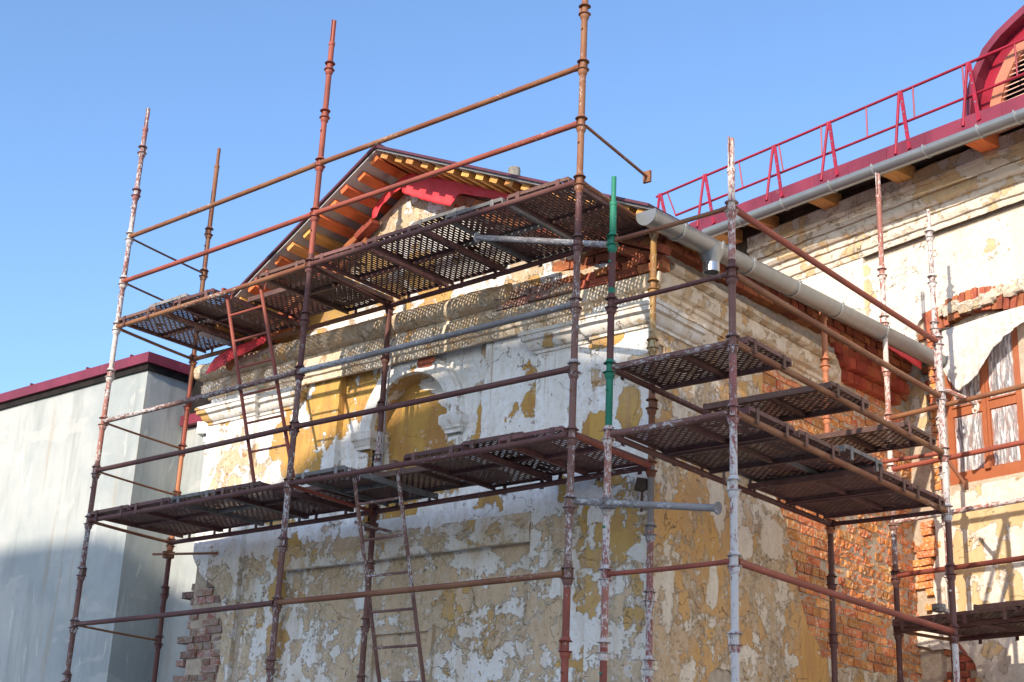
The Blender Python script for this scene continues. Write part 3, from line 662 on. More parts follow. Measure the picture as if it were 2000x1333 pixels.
# ---- bricks: collected first, then the 300 that show largest become parts, the rest one joined part
def brick_variants(rough, ribbed=False, n=5, L=.25, W=.12, H=.065):
    out = []
    for k in range(n):
        b = bmesh.new(); nx = 4
        xs = [-L/2, -L/6, L/6, L/2]; zs = [-H/2, 0, H/2]; grid = {}
        for i, x in enumerate(xs):
            for j, z in enumerate(zs):
                e = 1 if (i in (0, 3) or j in (0, 2)) else .35
                grid[i, j] = b.verts.new((x+random.uniform(-1, 1)*rough*.3, -W/2+random.uniform(0, 1)*rough*(1.0 if e == 1 else .8)*(1.4 if random.random() < .25 else .6), z+random.uniform(-1, 1)*rough*.25))
        bk = [b.verts.new((x, W/2, z)) for x, z in ((-L/2, -H/2), (L/2, -H/2), (L/2, H/2), (-L/2, H/2))]
        for i in range(3):
            for j in range(2): b.faces.new((grid[i, j], grid[i+1, j], grid[i+1, j+1], grid[i, j+1]))
        b.faces.new([grid[i, 0] for i in (3, 2, 1, 0)]+[bk[0], bk[1]]); b.faces.new([grid[i, 2] for i in (0, 1, 2, 3)]+[bk[2], bk[3]])
        b.faces.new([grid[0, j] for j in (0, 1, 2)]+[bk[3], bk[0]]); b.faces.new([grid[3, j] for j in (2, 1, 0)]+[bk[1], bk[2]])
        if ribbed:
            for q in range(5):
                x = -L/2+L*(q+.5)/5; g = bmesh.ops.create_cube(b, size=1, matrix=Matrix.Translation((x, -W/2-.002, 0)) @ Matrix.Diagonal((L/5*.55, .010, H*.96, 1)))
        bmesh.ops.recalc_face_normals(b, faces=b.faces)
        me = bpy.data.meshes.new('brick'); b.to_mesh(me); b.free(); out.append(me)
    return out
_bv = {}
def bvar(kind, mat):
    key = (kind, mat.name)
    if key not in _bv:
        r = {'n': (.006, 0, .25), 'nh': (.006, 0, .12), 'r': (.010, 0, .25), 'rh': (.010, 0, .12), 'x': (.022, 0, .25), 'xh': (.022, 0, .12), 'g': (.002, 1, .12)}[kind]
        _bv[key] = brick_variants(r[0], bool(r[1]), 6, r[2]); [m.materials.append(mat) for m in _bv[key]]
    return _bv[key]
BR = {}
def want(owner, mw, kind, mat): BR.setdefault(owner.name, (owner, []))[1].append((mw, random.choice(bvar(kind, mat))))
def brick_field(owner, u0, u1, v0, v1, pos, udir, inside, kind, mat, depth=0.0, jit=.006, kindf=None, pz=.077, zs=1.0):
    """running courses: pos(u,v,d) gives the centre of the face; udir the course direction"""
    r = 0; v = v0; udir = Vector(udir)
    while v < v1:
        u = u0-random.uniform(0, .2); hd = (r % 2 == 1)
        while u < u1:
            w = .12 if (hd if random.random() < .85 else not hd) else .25
            cu, cv = u+w/2, v+.0325*zs
            if inside(cu, cv):
                kk = kindf(cu, cv) if kindf else kind
                k = kk if w > .2 else (kk+'h')
                W = .12; c = pos(cu, cv, depth+random.uniform(-1, 1)*jit-W/2)
                n_in = (pos(cu, cv, 0)-pos(cu, cv, 1)).normalized()      # into the wall
                M_ = Matrix.Translation(c) @ Matrix((udir, n_in, Vector((0, 0, 1)))).transposed().to_4x4() @ Matrix.Rotation(random.uniform(-.012, .012), 4, 'Y') @ Matrix.Diagonal((1.0, 1.0, zs, 1))
                want(owner, M_, k, mat)
            u += w+.014
        v += pz; r += 1
def flush_bricks():
    for nm, (owner, L) in BR.items():
        L.sort(key=lambda q: (q[0].translation-Vector((0, 0, EYE))).length)
        for mw, me in L[:298]: link('brick', me, None, owner, mw)
        rest = {}
        for mw, me in L[298:]: rest.setdefault(me.materials[0].name, []).append((mw, me))
        for mn, R in rest.items():
            V = []; F = []; TI = []
            for mw, me in R:
                i = len(V); V += [mw @ v.co for v in me.vertices]; TI += [random.random()]*len(me.vertices); F += [tuple(i+k for k in p.vertices) for p in me.polygons]
            dm_ = mesh('distant_bricks', V, F); a_ = dm_.attributes.new('tint', 'FLOAT', 'POINT')
            k_ = 0; tv = []
            for q in TI: tv.append(q)
            a_.data.foreach_set('value', tv); o = link('distant_bricks', dm_, bpy.data.materials[mn], owner); o['kind'] = 'stuff'

# ================================================================== GROUND AND HOUSE ACROSS THE STREET
g = MB(); g.quad(Vector((-150, -150, 0)), Vector((150, -150, 0)), Vector((150, 150, 0)), Vector((-150, 150, 0)))
gr = link('ground', g.me('ground'), M_GROUND); gr['kind'] = 'structure'
op = thing('street_house', 'plain rendered houses across the street, unseen behind the viewer, shaped for their shade', 'house', (0, -14, 0))
Yc = -14.0; tt = (YF-Yc)
sil = [(-18.5, 3.2), (-17, 3.25), (-14, 3.2), (-12.7, 2.75), (-11.7, 2.7), (-11.2, 3.10), (-10.64, 3.47), (-10.2, 3.70), (-9.79, 3.92), (-9.2, 4.07), (-8.8, 4.15), (-8.4, 4.32), (-7.45, 4.34), (-7.1, 4.0), (-6.7, 3.86), (-1.6, 3.82)]  # unseen roofline, shaped so its shadow edge crosses the front wall
poly = [(x-SX_*tt, z-SZ_*tt+EYE) for x, z in sil]; poly = poly+[(poly[-1][0], 0), (poly[0][0], 0)]
b = MB(); b.prism(poly[::-1], Yc-7, Yc); link('wall', b.me('wall'), M_OPP, op)

# ================================================================== THE GABLED ANNEX
an = thing('annex_building', 'old gabled building with peeling white and ochre plaster behind the scaffolding', 'building', (-9.2, 9.2, 0))
def fx(px, py): p = onY(px, py, YF); return p.x, p.z-EYE
def fe(L): return [fx(px, py)+(ru, rv, a) for px, py, ru, rv, a in L]
F_OCH = fe([(635, 800, .30, .42, 1.0), (580, 880, .26, .30, .8), (545, 870, .18, .25, .7), (695, 775, .12, .3, .9), (690, 880, .12, .2, .6), (790, 840, .40, .36, 1.15), (820, 900, .5, .3, .9),
            (745, 800, .1, .3, .9), (918, 815, .045, .22, 1.1), (905, 860, .09, .14, .9), (1165, 840, .24, .17, 1.05), (1235, 800, .14, .3, .95), (1180, 672, .30, .08, 1.0), (1215, 740, .16, .10, .9), (1150, 820, .12, .15, .9),
            (450, 815, .22, .14, .9), (610, 900, .12, .3, .8), (640, 610, .3, .1, .6), (470, 690, .3, .06, .6), (1240, 470, .3, .1, .0), (1095, 955, .10, .16, .8), (1190, 930, .25, .12, .55), (700, 1000, .8, .12, .5), (900, 980, .6, .12, .45), (540, 1010, .3, .1, .45),
            (1080, 1220, .10, .22, .85), (1245, 1180, .14, .3, .8), (1090, 1300, .1, .2, .6), (850, 1190, .3, .3, .7), (940, 1220, .25, .3, .65), (620, 1180, .3, .4, .4), (1225, 1060, .12, .1, .8), (700, 1150, .6, .5, .42)])
F_BARE = fe([(450, 930, .38, .5, .40), (530, 930, .3, .3, .35), (420, 940, .08, .3, .5), (640, 930, .4, .1, .5), (700, 900, .1, .15, .45), (1250, 730, .14, .16, .55), (1225, 870, .2, .1, .3), (850, 1150, 1.3, .25, .62), (620, 1150, .5, .5, .6), (900, 1280, .4, .3, .3), (1115, 1010, .2, .1, .3), (1085, 1210, .12, .25, .6), (500, 1150, .3, .5, .5), (820, 1230, .6, .3, .55),
             (1170, 1300, .3, .1, .5), (1255, 1000, .14, .5, .5), (800, 1045, 1.1, .07, .55), (700, 640, .9, .12, .3), (455, 690, .3, .1, .4)])
F_DIRT = fe([(440, 930, .30, .45, .55), (530, 950, .25, .2, .5), (560, 700, 1.0, .08, .5), (800, 650, 2.2, .10, .5), (1170, 655, .5, .08, .5), (1240, 760, .2, .3, .35), (850, 1080, 1.4, .12, .75), (860, 1200, 1.2, .5, .45), (500, 1100, .5, .6, .4), (485, 1180, .08, .8, .8), (1230, 1100, .35, .9, .25), (455, 900, .25, .4, .25), (1255, 560, .2, .3, .3)])
F_DRIP = fe([(1090, 740, .17, .32, 1.0), (1145, 760, .12, .3, .8), (955, 720, .05, .35, 1.0), (445, 800, .2, .2, .8), (540, 860, .2, .3, .4), (600, 1150, .3, .5, .5), (900, 600, .6, .1, .6), (1080, 1120, .2, .6, .5)])
def f_front(x, z):
    low = sm((2.75-z)/.3)
    return (max(.16+.14*low, .92*blob(x, z, F_OCH)), max(.08+.30*low, .9*blob(x, z, F_BARE)), max(.05+.38*low, blob(x, z, F_DIRT)), blob(x, z, F_DRIP))
def f_pt(P): return f_front(P.x, P.z-EYE)
def fpos(x, z, d): return Vector((x, YF-d, z+EYE))
XI0, XI1 = -11.27, -10.72; XR0, XR1 = -7.58, -6.95; XQ0, XQ1 = -10.12, -8.22; AC, AR, AZ = -9.17, .50, 3.68
ZB = 2.42
def lev(x, z):
    if z > 4.40: return .03
    d = 0.0
    if x < XI0 or x > XR1: d = .05
    elif x < XI1 or x > XR0: d = 0.0
    elif z > ZB: d = -.12 if (XQ0 < x < XQ1 and z > 2.78) else -.04
    else: d = -.12
    return d
def d_front(x, z): return lev(x, z)+.005*fbm(x, 3, z, 2.0)+.0015*nz(x, 8, z, 14)
def k_front(x, z):
    n = .05*fbm(x, 1, z, 3.5)+.02*nz(x, 5, z, 24)
    k = 1.0
    # plaster lost at the lower left corner
    k = min(k, max((x+11.42)+n+.10*(z-1.6), (z-2.10)+n*1.2+(x+11.42)*.9))
    if x < -11.9: k = min(k, (x+12.03)+n*.6)
    # niche
    if abs(x-AC) < AR+.1 and z > 2.6:
        r = sqrt((x-AC)**2+(z-AZ)**2) if z > AZ else abs(x-AC)
        if z > 2.78: k = min(k, r-AR)
    # a missing chip above the arch and a chip in the band
    for cx, cz, rx, rz in CH: k = min(k, (sqrt(((x-cx)/rx)**2+((z-cz)/rz)**2)-1)*min(rx, rz)+n*.6)
    return k
CH = [(fx(825, 700)[0], fx(825, 700)[1], .0, .0)]; CH = []
us = rng(-12.12, XS, .045, (XI0, XI1, XR0, XR1, XQ0, XQ1)); vs = rng(.9, 4.42, .045, (ZB, 2.78, 4.40))
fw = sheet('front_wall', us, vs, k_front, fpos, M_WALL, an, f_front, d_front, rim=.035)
# lower, unseen part of the walls
b = MB(); b.box(-12.0, XS-.02, YF+.02, YF+.30, 0, .93+EYE); b.box(XS-.30, XS-.02, YF+.30, 13.9, 0, .63+EYE); b.box(-12.0, -11.8, YF+.30, 13.9, 0, 4.6+EYE)
b.box(-12.02, XS-.03, YF+.42, YF+.60, 0, 4.9+EYE)
o = link('wall_core', b.me('wall_core'), M_MORTAR, an)
# niche: reveal and back
b = MB(); N = 20; outl = [(AC-AR, 2.78)]+[(AC-AR*cos(pi*k/N), AZ+AR*sin(pi*k/N)) for k in range(N+1)]+[(AC+AR, 2.78)]
V = []; F = []; at = []
for k, (x, z) in enumerate(outl):
    for q in range(5): V.append(fpos(x, z, -.085-.05*q)); at.append((.75 if z < 3.9 and x < AC else .25, .15, .45))
for k in range(len(outl)-1):
    for q in range(4): F.append((k*5+q, k*5+q+1, (k+1)*5+q+1, (k+1)*5+q))
me = mesh('niche_reveal', V, F); autosmooth(me, 50); set_attrs(me, at); link('niche_reveal', me, M_WALL, an)
def k_n(x, z):
    r = sqrt((x-AC)**2+(z-AZ)**2) if z > AZ else abs(x-AC)
    return AR+.01-r
link_n = sheet('niche_back', rng(AC-.54, AC+.54, .045), rng(2.7, 4.25, .045), k_n, fpos, M_WALL, an, f_front, lambda x, z: -.28+.003*fbm(x, 1, z, 3), rim=.01)
# archivolt
V = []; F = []; at = []; prof = [(AR-.002, -.12), (AR-.002, -.055), (AR+.02, -.045), (AR+.12, -.045), (AR+.135, -.055), (AR+.14, -.075), (AR+.165, -.085), (AR+.17, -.12)]; P = len(prof); N = 36
for k in range(N+1):
    a = pi*k/N
    for r, d in prof:
        x, z = AC-r*cos(a), AZ+r*sin(a); V.append(fpos(x, z, d+.004*fbm(x, 2, z, 5))); f0 = f_front(x, z); at.append((f0[0]*.25, f0[1]*.5, f0[2]+.05))
for k in range(N):
    for q in range(P-1): F.append((k*P+q, k*P+q+1, (k+1)*P+q+1, (k+1)*P+q))
me = mesh('archivolt', V, F); autosmooth(me, 40); set_attrs(me, at); link('archivolt', me, M_WALL, an)
# chip of dark red under the lost paint over the arch crown
V = []; cx, cz = fx(826, 704); n = 26
for k in range(n):
    a = 2*pi*k/n; r = 1+.35*nz(cos(a)*2, sin(a)*2, 3)+.12*nz(cos(a)*9, sin(a)*9, 1); V.append(fpos(cx+.115*r*cos(a), cz+.055*r*sin(a), -.038))
me = mesh('bare_patch', V+[fpos(cx, cz, -.036)], [(k, (k+1) % n, n) for k in range(n)]); link('bare_patch', me, M_BRICK, an)
# imposts and jamb strips
IP = [(0, 3.50), (.016, 3.503), (.018, 3.53), (.035, 3.545), (.038, 3.565), (.062, 3.59), (.066, 3.655), (.05, 3.675), (0, 3.68)]
for s_ in (-1, 1):
    x0, x1 = (AC-AR-.15, AC-AR+.0) if s_ < 0 else (AC+AR-.0, AC+AR+.15); yb = YF+.12
    b = MB(); b.box(x0+.01, x1-.012, YF+.075, yb+.01, 2.78+EYE, 3.47+EYE)
    me = b.me('jamb_strip'); bm = bmesh.new(); bm.from_mesh(me); bmesh.ops.subdivide_edges(bm, edges=[e for e in bm.edges if e.calc_length() > .3], cuts=10, use_grid_fill=True); bm.to_mesh(me); bm.free()
    set_attrs(me, [(max(.45, f_pt(v.co)[0]*.8), .2, .25) for v in me.vertices]); link('jamb_strip', me, M_WALL, an)
    moulding('impost', IP, [(x0, yb), (x0, YF+.075), (x1, YF+.075), (x1, yb+.16)], M_WALL, an, lambda P: (.12, .12, .35), step=.05, wear=.008)
# capitals of the corner pilasters
CP = [(0, 4.045), (.018, 4.047), (.02, 4.072), (.032, 4.075), (.045, 4.085), (.065, 4.11), (.075, 4.135), (.078, 4.15), (.10, 4.152), (.11, 4.158), (.11, 4.20), (.125, 4.202), (.125, 4.235), (.05, 4.25), (0, 4.252)]
fcap = lambda P: (.30+.15*(P.x < -11), .15, .35)
moulding('capital', CP, [(-12.0, YF+.1), (-12.0, YF-.05), (XI0, YF-.05), (XI0, YF), (XI1, YF), (XI1, YF+.06)], M_WALL, an, fcap, wear=.005)
ysd = onX(1378, 640, XS+.1).y
moulding('capital', CP, [(XR0, YF+.06), (XR0, YF), (XR1, YF), (XR1, YF-.05), (XS, YF-.05), (XS, ysd)], M_WALL, an, lambda P: (.18, .25, .45 if P.y < 9.3 else .7), wear=.005)
# band over the lower panel
BP = [(0, 2.40), (.03, 2.405), (.045, 2.43), (.05, 2.50), (.045, 2.53), (.01, 2.60), (0, 2.66)]
moulding('string_course', BP, [(XI1+.01, YF+.04), (XR0-.01, YF+.04)], M_WALL, an, lambda P: (.35, .38, .75), wear=.012, caps=True)
# shallow square panel low on the wall
xa, za_ = fx(716, 1238); xb, _ = fx(822, 1238)
b = MB(); yb = YF+.12
for (x0, x1, z0, z1) in ((xa-.05, xb+.05, za_, za_+.05), (xa-.05, xa, .9, za_-.001), (xb, xb+.05, .9, za_-.001)): b.box(x0, x1, yb-.035, yb+.02, z0+EYE, z1+EYE)
me = b.me('panel_frame'); set_attrs(me, [(.35, .5, .5)]*len(me.vertices)); link('panel_frame', me, M_WALL, an)
# cornice, going round the corner
CO = [(0, 4.27), (.02, 4.275), (.03, 4.33), (.055, 4.34), (.06, 4.37), (.10, 4.385), (.115, 4.41), (.12, 4.49), (.10, 4.495), (.10, 4.53), (0, 4.533)]
ye = onX(1640, 745, XS+.12).y
def f_corn(P): return (.22+.2*max(0, nz(P.x, P.y, P.z, 2)), .42, .55) if P.y < 9.3 else (.30, .35, .55)
moulding('cornice', CO, [(-12.02, YF+.2), (-12.02, YF), (XS-.0, YF), (XS, ye)], M_SIDE, an, f_corn, wear=.006, step=.05)
CR = [(0, 4.535), (.10, 4.537), (.125, 4.555), (.155, 4.565), (.18, 4.60), (.19, 4.64), (.185, 4.68), (.16, 4.715), (.13, 4.735), (.10, 4.74)]
xe = onY(985, 560, YF-.2).x
moulding('cornice_crown', CR, [(-12.04, YF+.2), (-12.04, YF), (xe, YF)], M_SIDE, an, lambda P: (.2, .55, .75), wear=.012, step=.04)
CS = [(0, 4.535), (.09, 4.537), (.12, 4.545), (.16, 4.56), (.165, 4.60), (.10, 4.63), (.06, 4.69), (.0, 4.72)]
moulding('side_crown', CS, [(XS, YF+.05), (XS, ye-.15)], M_SIDE, an, lambda P: (.2, .45, .55), wear=.009, step=.04)
# ragged broken end of the side cornice
b = bmesh.new(); bmesh.ops.create_icosphere(b, subdivisions=3, radius=1)
for v in b.verts: v.co *= 1+.25*fbm(v.co.x, v.co.y, v.co.z, 1.6); v.co = Vector((v.co.x*.09, v.co.y*.10, v.co.z*.19))
me = bpy.data.meshes.new('broken_end'); b.to_mesh(me); b.free(); autosmooth(me, 60); set_attrs(me, [(.2, .6, .6)]*len(me.vertices))
link('broken_end', me, M_SIDE, an, Matrix.Translation((XS+.04, ye+.01, 4.46+EYE)))
# tympanum (gable field)
APX, APZ, YR = -9.175, 6.25, 8.60
RX, LX = -5.98, -11.62; RZ, LZ = 4.80, 6.25-.5826*(11.62-9.175)
def roofz(x): return APZ-(APZ-RZ)*(x-APX)/(RX-APX) if x > APX else APZ-(APZ-LZ)*(x-APX)/(LX-APX)
T_OCH = fe([(640, 610, .35, .07, .8), (540, 650, .4, .06, .8), (880, 430, .2, .1, .2), (760, 520, .3, .1, .5), (1000, 545, .3, .06, .8)])
def f_tym(x, z): return (max(.30, blob(x, z, T_OCH)), .22+.25*(x > -8)+.35*(z > 5.6), .25)
def k_tym(x, z):
    n = .05*fbm(x, 1, z, 3.0)
    k = roofz(x)-.16-z+n*.3
    if x > -7.55: k = min(k, 4.87-(x+7.55)*.13-z+n*1.3)
    return k
sheet('gable_field', rng(-12.0, XS, .06), rng(4.50, 6.1, .06), k_tym, lambda x, z, d: Vector((x, YF+.12-.19*sm((z-4.88)/.45)-d, z+EYE)), M_WALL, an, f_tym, lambda x, z: .006*fbm(x, 4, z, 2)+.012*max(0, nz(x, 2, z, 1.4)), rim=.06)
# brick backing behind it
V = []; F = []; n = 70
for k in range(n+1):
    x = -12.0+(XS-.02+12.0)*k/n; zt = roofz(x)-.10
    for q in range(9):
        z = 4.42+(zt-4.42)*q/8; V.append(Vector((x, YF+.18-.19*sm((z-4.88)/.45), z+EYE)))
for k in range(n):
    for q in range(8): F.append((9*k+q, 9*k+9+q, 9*k+10+q, 9*k+q+1))
link('gable_backing', mesh('gable_backing', V, F), M_MORTAR, an)
brick_field(an, -7.6, XS-.05, 4.70, 5.5, lambda u, v, d: Vector((u, YF+.17-d, v+EYE)), (1, 0, 0), lambda u, v: v < roofz(u)-.16 and v > 4.80-(u+7.55)*.13, 'r', M_BRICK, depth=.03, jit=.02)
# broken brickwork where the crown has fallen off
brick_field(an, xe, XS+.02, 4.50, 4.64, lambda u, v, d: Vector((u, YF-.10-d, v+EYE)), (1, 0, 0), lambda u, v: u < -7.1, 'x', M_BRICKG, depth=.05, jit=.035)
brick_field(an, -7.1, XS+.02, 4.50, 4.64, lambda u, v, d: Vector((u, YF-.10-d, v+EYE)), (1, 0, 0), lambda u, v: True, 'x', M_BRICK, depth=.04, jit=.035)
# raking courses
sl_ = math.atan2(APZ-LZ, APX-LX)
for c, (off, yd, k0) in enumerate(((.20, .13, .62), (.285, .08, .75))):
    s_ = k0
    while s_ < 2.95:
        x = APX-s_*cos(sl_); z = APZ-s_*sin(sl_)-off/cos(sl_)
        if z > 4.62 and not (c == 1 and s_ > 2.2):
            M_ = Matrix.Translation((x, YF-yd-.02+random.uniform(-.008, .008), z+EYE)) @ Matrix.Rotation(-sl_, 4, 'Y')
            want(an, M_, 'n', M_BRICK)
        s_ += .262
sr_ = math.atan2(APZ-RZ, RX-APX)
for c, (off, yd, k0) in enumerate(((.20, .10, 1.1), (.285, .07, .8))):
    s_ = k0
    while s_ < 3.2:
        x = APX+s_*cos(sr_); z = APZ-s_*sin(sr_)-off/cos(sr_)
        want(an, Matrix.Translation((x, YF-yd-.02+random.uniform(-.008, .008), z+EYE)) @ Matrix.Rotation(sr_, 4, 'Y'), 'r', M_BRICK); s_ += .262
# lower left brick corner
b = MB(); b.box(-12.0, -11.2, YF-.001, YF+.05, .5+EYE, 2.6+EYE); link('brick_backing', b.me('brick_backing'), M_MORTAR, an)
brick_field(an, -12.12, -11.25, .85, 2.45, lambda u, v, d: Vector((u, YF-d, v+EYE)), (1, 0, 0), lambda u, v: u > -12.06-.04*sin(v*9) and u < -11.36 and (v < 2.38), 'r', M_BRICKG, depth=.012, jit=.018)

# ---- side wall
def sx(px, py): p = onX(px, py, XS); return p.y, p.z-EYE
def se(L): return [sx(px, py)+(ru, rv, a) for px, py, ru, rv, a in L]
BP_ = [sx(*q) for q in ((1482, 652), (1489, 735), (1494, 860), (1522, 995), (1544, 1064), (1559, 1150), (1577, 1227), (1609, 1274), (1640, 1303), (1745, 1318), (1800, 1330))]
BP_ = BP_+[(15.5, 1.3), (15.5, 4.9), (sx(1640, 720)[0]+.1, 4.9), (sx(1640, 720)[0]+.05, 4.20), (sx(1600, 690)[0], 4.215), (sx(1520, 650)[0], 4.22)]
print('side brick poly', [(round(a, 2), round(c, 2)) for a, c in BP_])
def inpoly(u, v, P):
    c = False; n = len(P)
    for i in range(n):
        (x1, y1), (x2, y2) = P[i], P[(i+1) % n]
        if (y1 > v) != (y2 > v) and u < (x2-x1)*(v-y1)/(y2-y1)+x1: c = not c
    return c
def pdist(u, v, P):
    d = 9; n = len(P)
    for i in range(n):
        (x1, y1), (x2, y2) = P[i], P[(i+1) % n]; dx, dy = x2-x1, y2-y1
        t = max(0, min(1, ((u-x1)*dx+(v-y1)*dy)/(dx*dx+dy*dy+1e-9))); d = min(d, sqrt((u-x1-t*dx)**2+(v-y1-t*dy)**2))
    return d
def k_side(y, z):
    d = pdist(y, z, BP_); 
    if d > .3: k = -1 if inpoly(y, z, BP_) else 1
    else:
        n = .035*fbm(1, y, z, 4)+.012*nz(1, y, z, 26); k = (-d if inpoly(y, z, BP_) else d)+n
    (hy, hz) = HOLE
    k = min(k, sqrt(((y-hy)/.055)**2+((z-hz)/.05)**2)*.05-.05+.02*nz(1, y, z, 20))
    (hy, hz) = HOLE2
    return min(k, sqrt(((y-hy)/.22)**2+((z-hz)/.10)**2)*.1-.1+.03*nz(1, y, z, 14))
HOLE = sx(1291, 683); HOLE2 = sx(1410, 1330)
S_OCH = se([(1590, 1300, .26, .42, 1.2), (1420, 1000, .3, .3, .6), (1530, 960, .2, .2, .7), (1440, 1150, .5, .5, .68), (1330, 1200, .4, .5, .55), (1380, 1060, .2, .4, .7), (1500, 1290, .3, .3, .62), (1320, 760, .3, .3, .45), (1460, 840, .3, .3, .5)])
S_WHT = se([(1400, 985, .10, .18, 1), (1510, 1055, .16, .16, 1), (1500, 970, .2, .10, 1), (1440, 1000, .07, .12, 1), (1395, 1130, .06, .22, 1), (1455, 1060, .12, .12, .8), (1305, 1160, .05, .25, .7), (1440, 820, .2, .12, .6), (1350, 640, .3, .12, .7), (1550, 1290, .1, .06, .7)])
def f_side(y, z):
    w = blob(y, z, S_WHT); q = blob(y, z, S_OCH[:1]); return (max(.42, blob(y, z, S_OCH))*(1-w), (.46*(1-w)+.02)*(1-min(1, q)), .40*(1-w*.8)*(1-.8*min(1, q)))
def spos(y, z, d): return Vector((XS+d, y, z+EYE))
def d_side(y, z): return .008*fbm(5, y, z, 1.6)+.0015*nz(5, y, z, 14)
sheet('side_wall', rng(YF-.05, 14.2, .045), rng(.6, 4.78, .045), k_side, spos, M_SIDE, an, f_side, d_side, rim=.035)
# mortar bed behind, uneven
def d_mort(y, z): return -.020+.007*fbm(3, y, z, 5)
sheet('mortar_bed', rng(YF+.0, 14.4, .05), rng(1.0, 5.25, .05), lambda y, z: 4.97+.05*(y-9.2)-z, spos, M_MORTAR, an, lambda y, z: (0, 0, 0), d_mort)
def ins(u, v): return inpoly(u, v, BP_) or (k_side(u, v) < .05)
brick_field(an, 10.6, 14.15, 1.25, 4.5, lambda u, v, d: spos(u, v, d), (0, 1, 0), lambda u, v: ins(u, v) and v < (4.2 if u < ye else 4.30+.05*(u-9.2)), 'r', M_BRICKO, depth=-.004, jit=.010, pz=.091, zs=1.16, kindf=lambda u, v: 'x' if (u > 12.0 and v > 2.1+.3*nz(u, v)) else 'r')
# brick courses under the gutter and the stepped corbels
def shr(y): return .05*(y-9.2)
brick_field(an, YF+.0, 14.1, 4.72, 5.02, lambda u, v, d: spos(u, v+shr(u), d), (0, 1, 0), lambda u, v: True, 'n', M_BRICK, depth=.10, jit=.012)
brick_field(an, YF-.0, 9.9, 4.72, 4.78, lambda u, v, d: spos(u, v, d), (0, 1, 0), lambda u, v: True, 'n', M_BRICK, depth=.16, jit=.01)
brick_field(an, ye+.05, 14.1, 4.42, 4.72, lambda u, v, d: spos(u, v+shr(u), d), (0, 1, 0), lambda u, v: True, 'n', M_BRICK, depth=.03, jit=.008)
for r, (zz, dd) in enumerate(((4.31, .07), (4.425, .145), (4.54, .085))):
    y = ye+.06+.05*(r % 2)
    while y < 13.62+.1*(r > 0):
        M_ = Matrix.Translation(spos(y, zz+shr(y)+.0525, dd-.06+random.uniform(-.005, .005))) @ Matrix(((0, -1, 0), (1, 0, 0), (0, 0, 1))).to_4x4() @ Matrix.Rotation(-.05+random.uniform(-.015, .015), 4, 'Y') @ Matrix.Diagonal((1, 1, 1.62, 1))
        want(an, M_, 'g', M_BRICKN); y += .1345
# a strip of rough cement between cornice and bricks
sheet('cement_strip', rng(YF-.05, ye, .05), rng(4.62, 4.76, .035), lambda y, z: 4.735-z+.03*fbm(1, y, z, 5), lambda y, z, d: spos(y, z, d+.07), M_CEM, an, lambda y, z: (0, 0, 0), lambda y, z: .02*fbm(2, y, z, 6), rim=.05)

# ---- roof: two slopes, film underneath, battens poking out over the gable
rf = link('roof', None, None, an); 
def slope_slab(x1, z1, up0, up1, y0, y1, over=0.0):
    d = Vector((x1-APX, 0, z1-APZ)).normalized(); n = Vector((-d.z, 0, d.x)) if d.x > 0 else Vector((d.z, 0, -d.x)); L = (Vector((x1, 0, z1))-Vector((APX, 0, APZ))).length+over
    a = Vector((APX, 0, APZ+EYE)); b = MB(); q = [a+n*up0, a+d*L+n*up0, a+d*L+n*up1, a+n*up1]
    b.prism([(v.x, v.z) for v in q], y0, y1)
    for v in b.v:
        if v.x > APX: v.z += .045*(v.y-YR)*(v.x-APX)/(RX-APX)
    return b
for (x1, z1) in ((RX, RZ), (LX, LZ)):
    link('roof_sheet', slope_slab(x1, z1, .012, .035, YR-.05, 14.6).me('roof_sheet'), M_ROOFD, rf)
    link('roof_film', slope_slab(x1, z1, -.006, .009, YR-.02, 14.6).me('roof_film'), M_FILM, rf)
b = MB(); b.tube((APX, YR-.06, APZ+EYE+.035), (APX, 14.6, APZ+EYE+.035), .035, 10); link('ridge_cap', b.me('ridge_cap', True), M_ROOFD, rf)
bat = []
for k in range(3):
    b = bmesh.new(); bmesh.ops.create_cube(b, size=1, matrix=Matrix.Diagonal((.098, 1.0, .052, 1))); bmesh.ops.bevel(b, geom=b.edges[:], offset=.003, segments=1)
    me = bpy.data.meshes.new('batten'); b.to_mesh(me); b.free(); bat.append(me)
    b2 = bmesh.new(); bmesh.ops.create_cube(b2, size=1, matrix=Matrix.Diagonal((.098, 1.0, .052, 1))); me2 = me.copy(); bat.append(me2); b2.free()
for k, m_ in enumerate(bat): m_.materials.append(M_WOOD if k % 2 == 0 else M_WOODR)
for side, (x1, z1) in enumerate(((RX, RZ), (LX, LZ))):
    d = Vector((x1-APX, 0, z1-APZ)); L = d.length; d.normalize(); n = Vector((d.z, 0, -d.x)) if d.x > 0 else Vector((-d.z, 0, d.x))
    ang = math.atan2(d.z, d.x) if d.x > 0 else math.atan2(-d.z, -d.x)
    s_ = .10; i = 0
    while s_ < L-.05:
        w = 2 if (s_ < .7 or random.random() < .25) and side == 1 else 0
        c = Vector((APX, 0, APZ+EYE))+d*s_+n*.036
        y0 = YR+random.uniform(.0, .05)
        M_ = Matrix.Translation((c.x, y0+.5, c.z)) @ Matrix.Rotation(-ang+random.uniform(-.03, .03), 4, 'Y') @ Matrix.Rotation(random.uniform(-.012, .012), 4, 'Z')
        link('batten', random.choice(bat[1::2] if (side == 1 and (s_ < .95 or i in (7, 8, 9, 11))) else bat[0::2]), None, rf, M_); s_ += .212 if side else .195; i += 1  # redder left battens carry the membrane's bounce in their colour
# vent pipe behind the ridge
vp = onY(1004, 345, 9.9); b = MB(); b.lathe([(.062, -.5), (.062, .08), (.058, .10), (.045, .105)], 16); 
link('vent_pipe', b.me('vent_pipe', True), M_CONC, an, Matrix.Translation((vp.x, vp.y, vp.z-.01)))

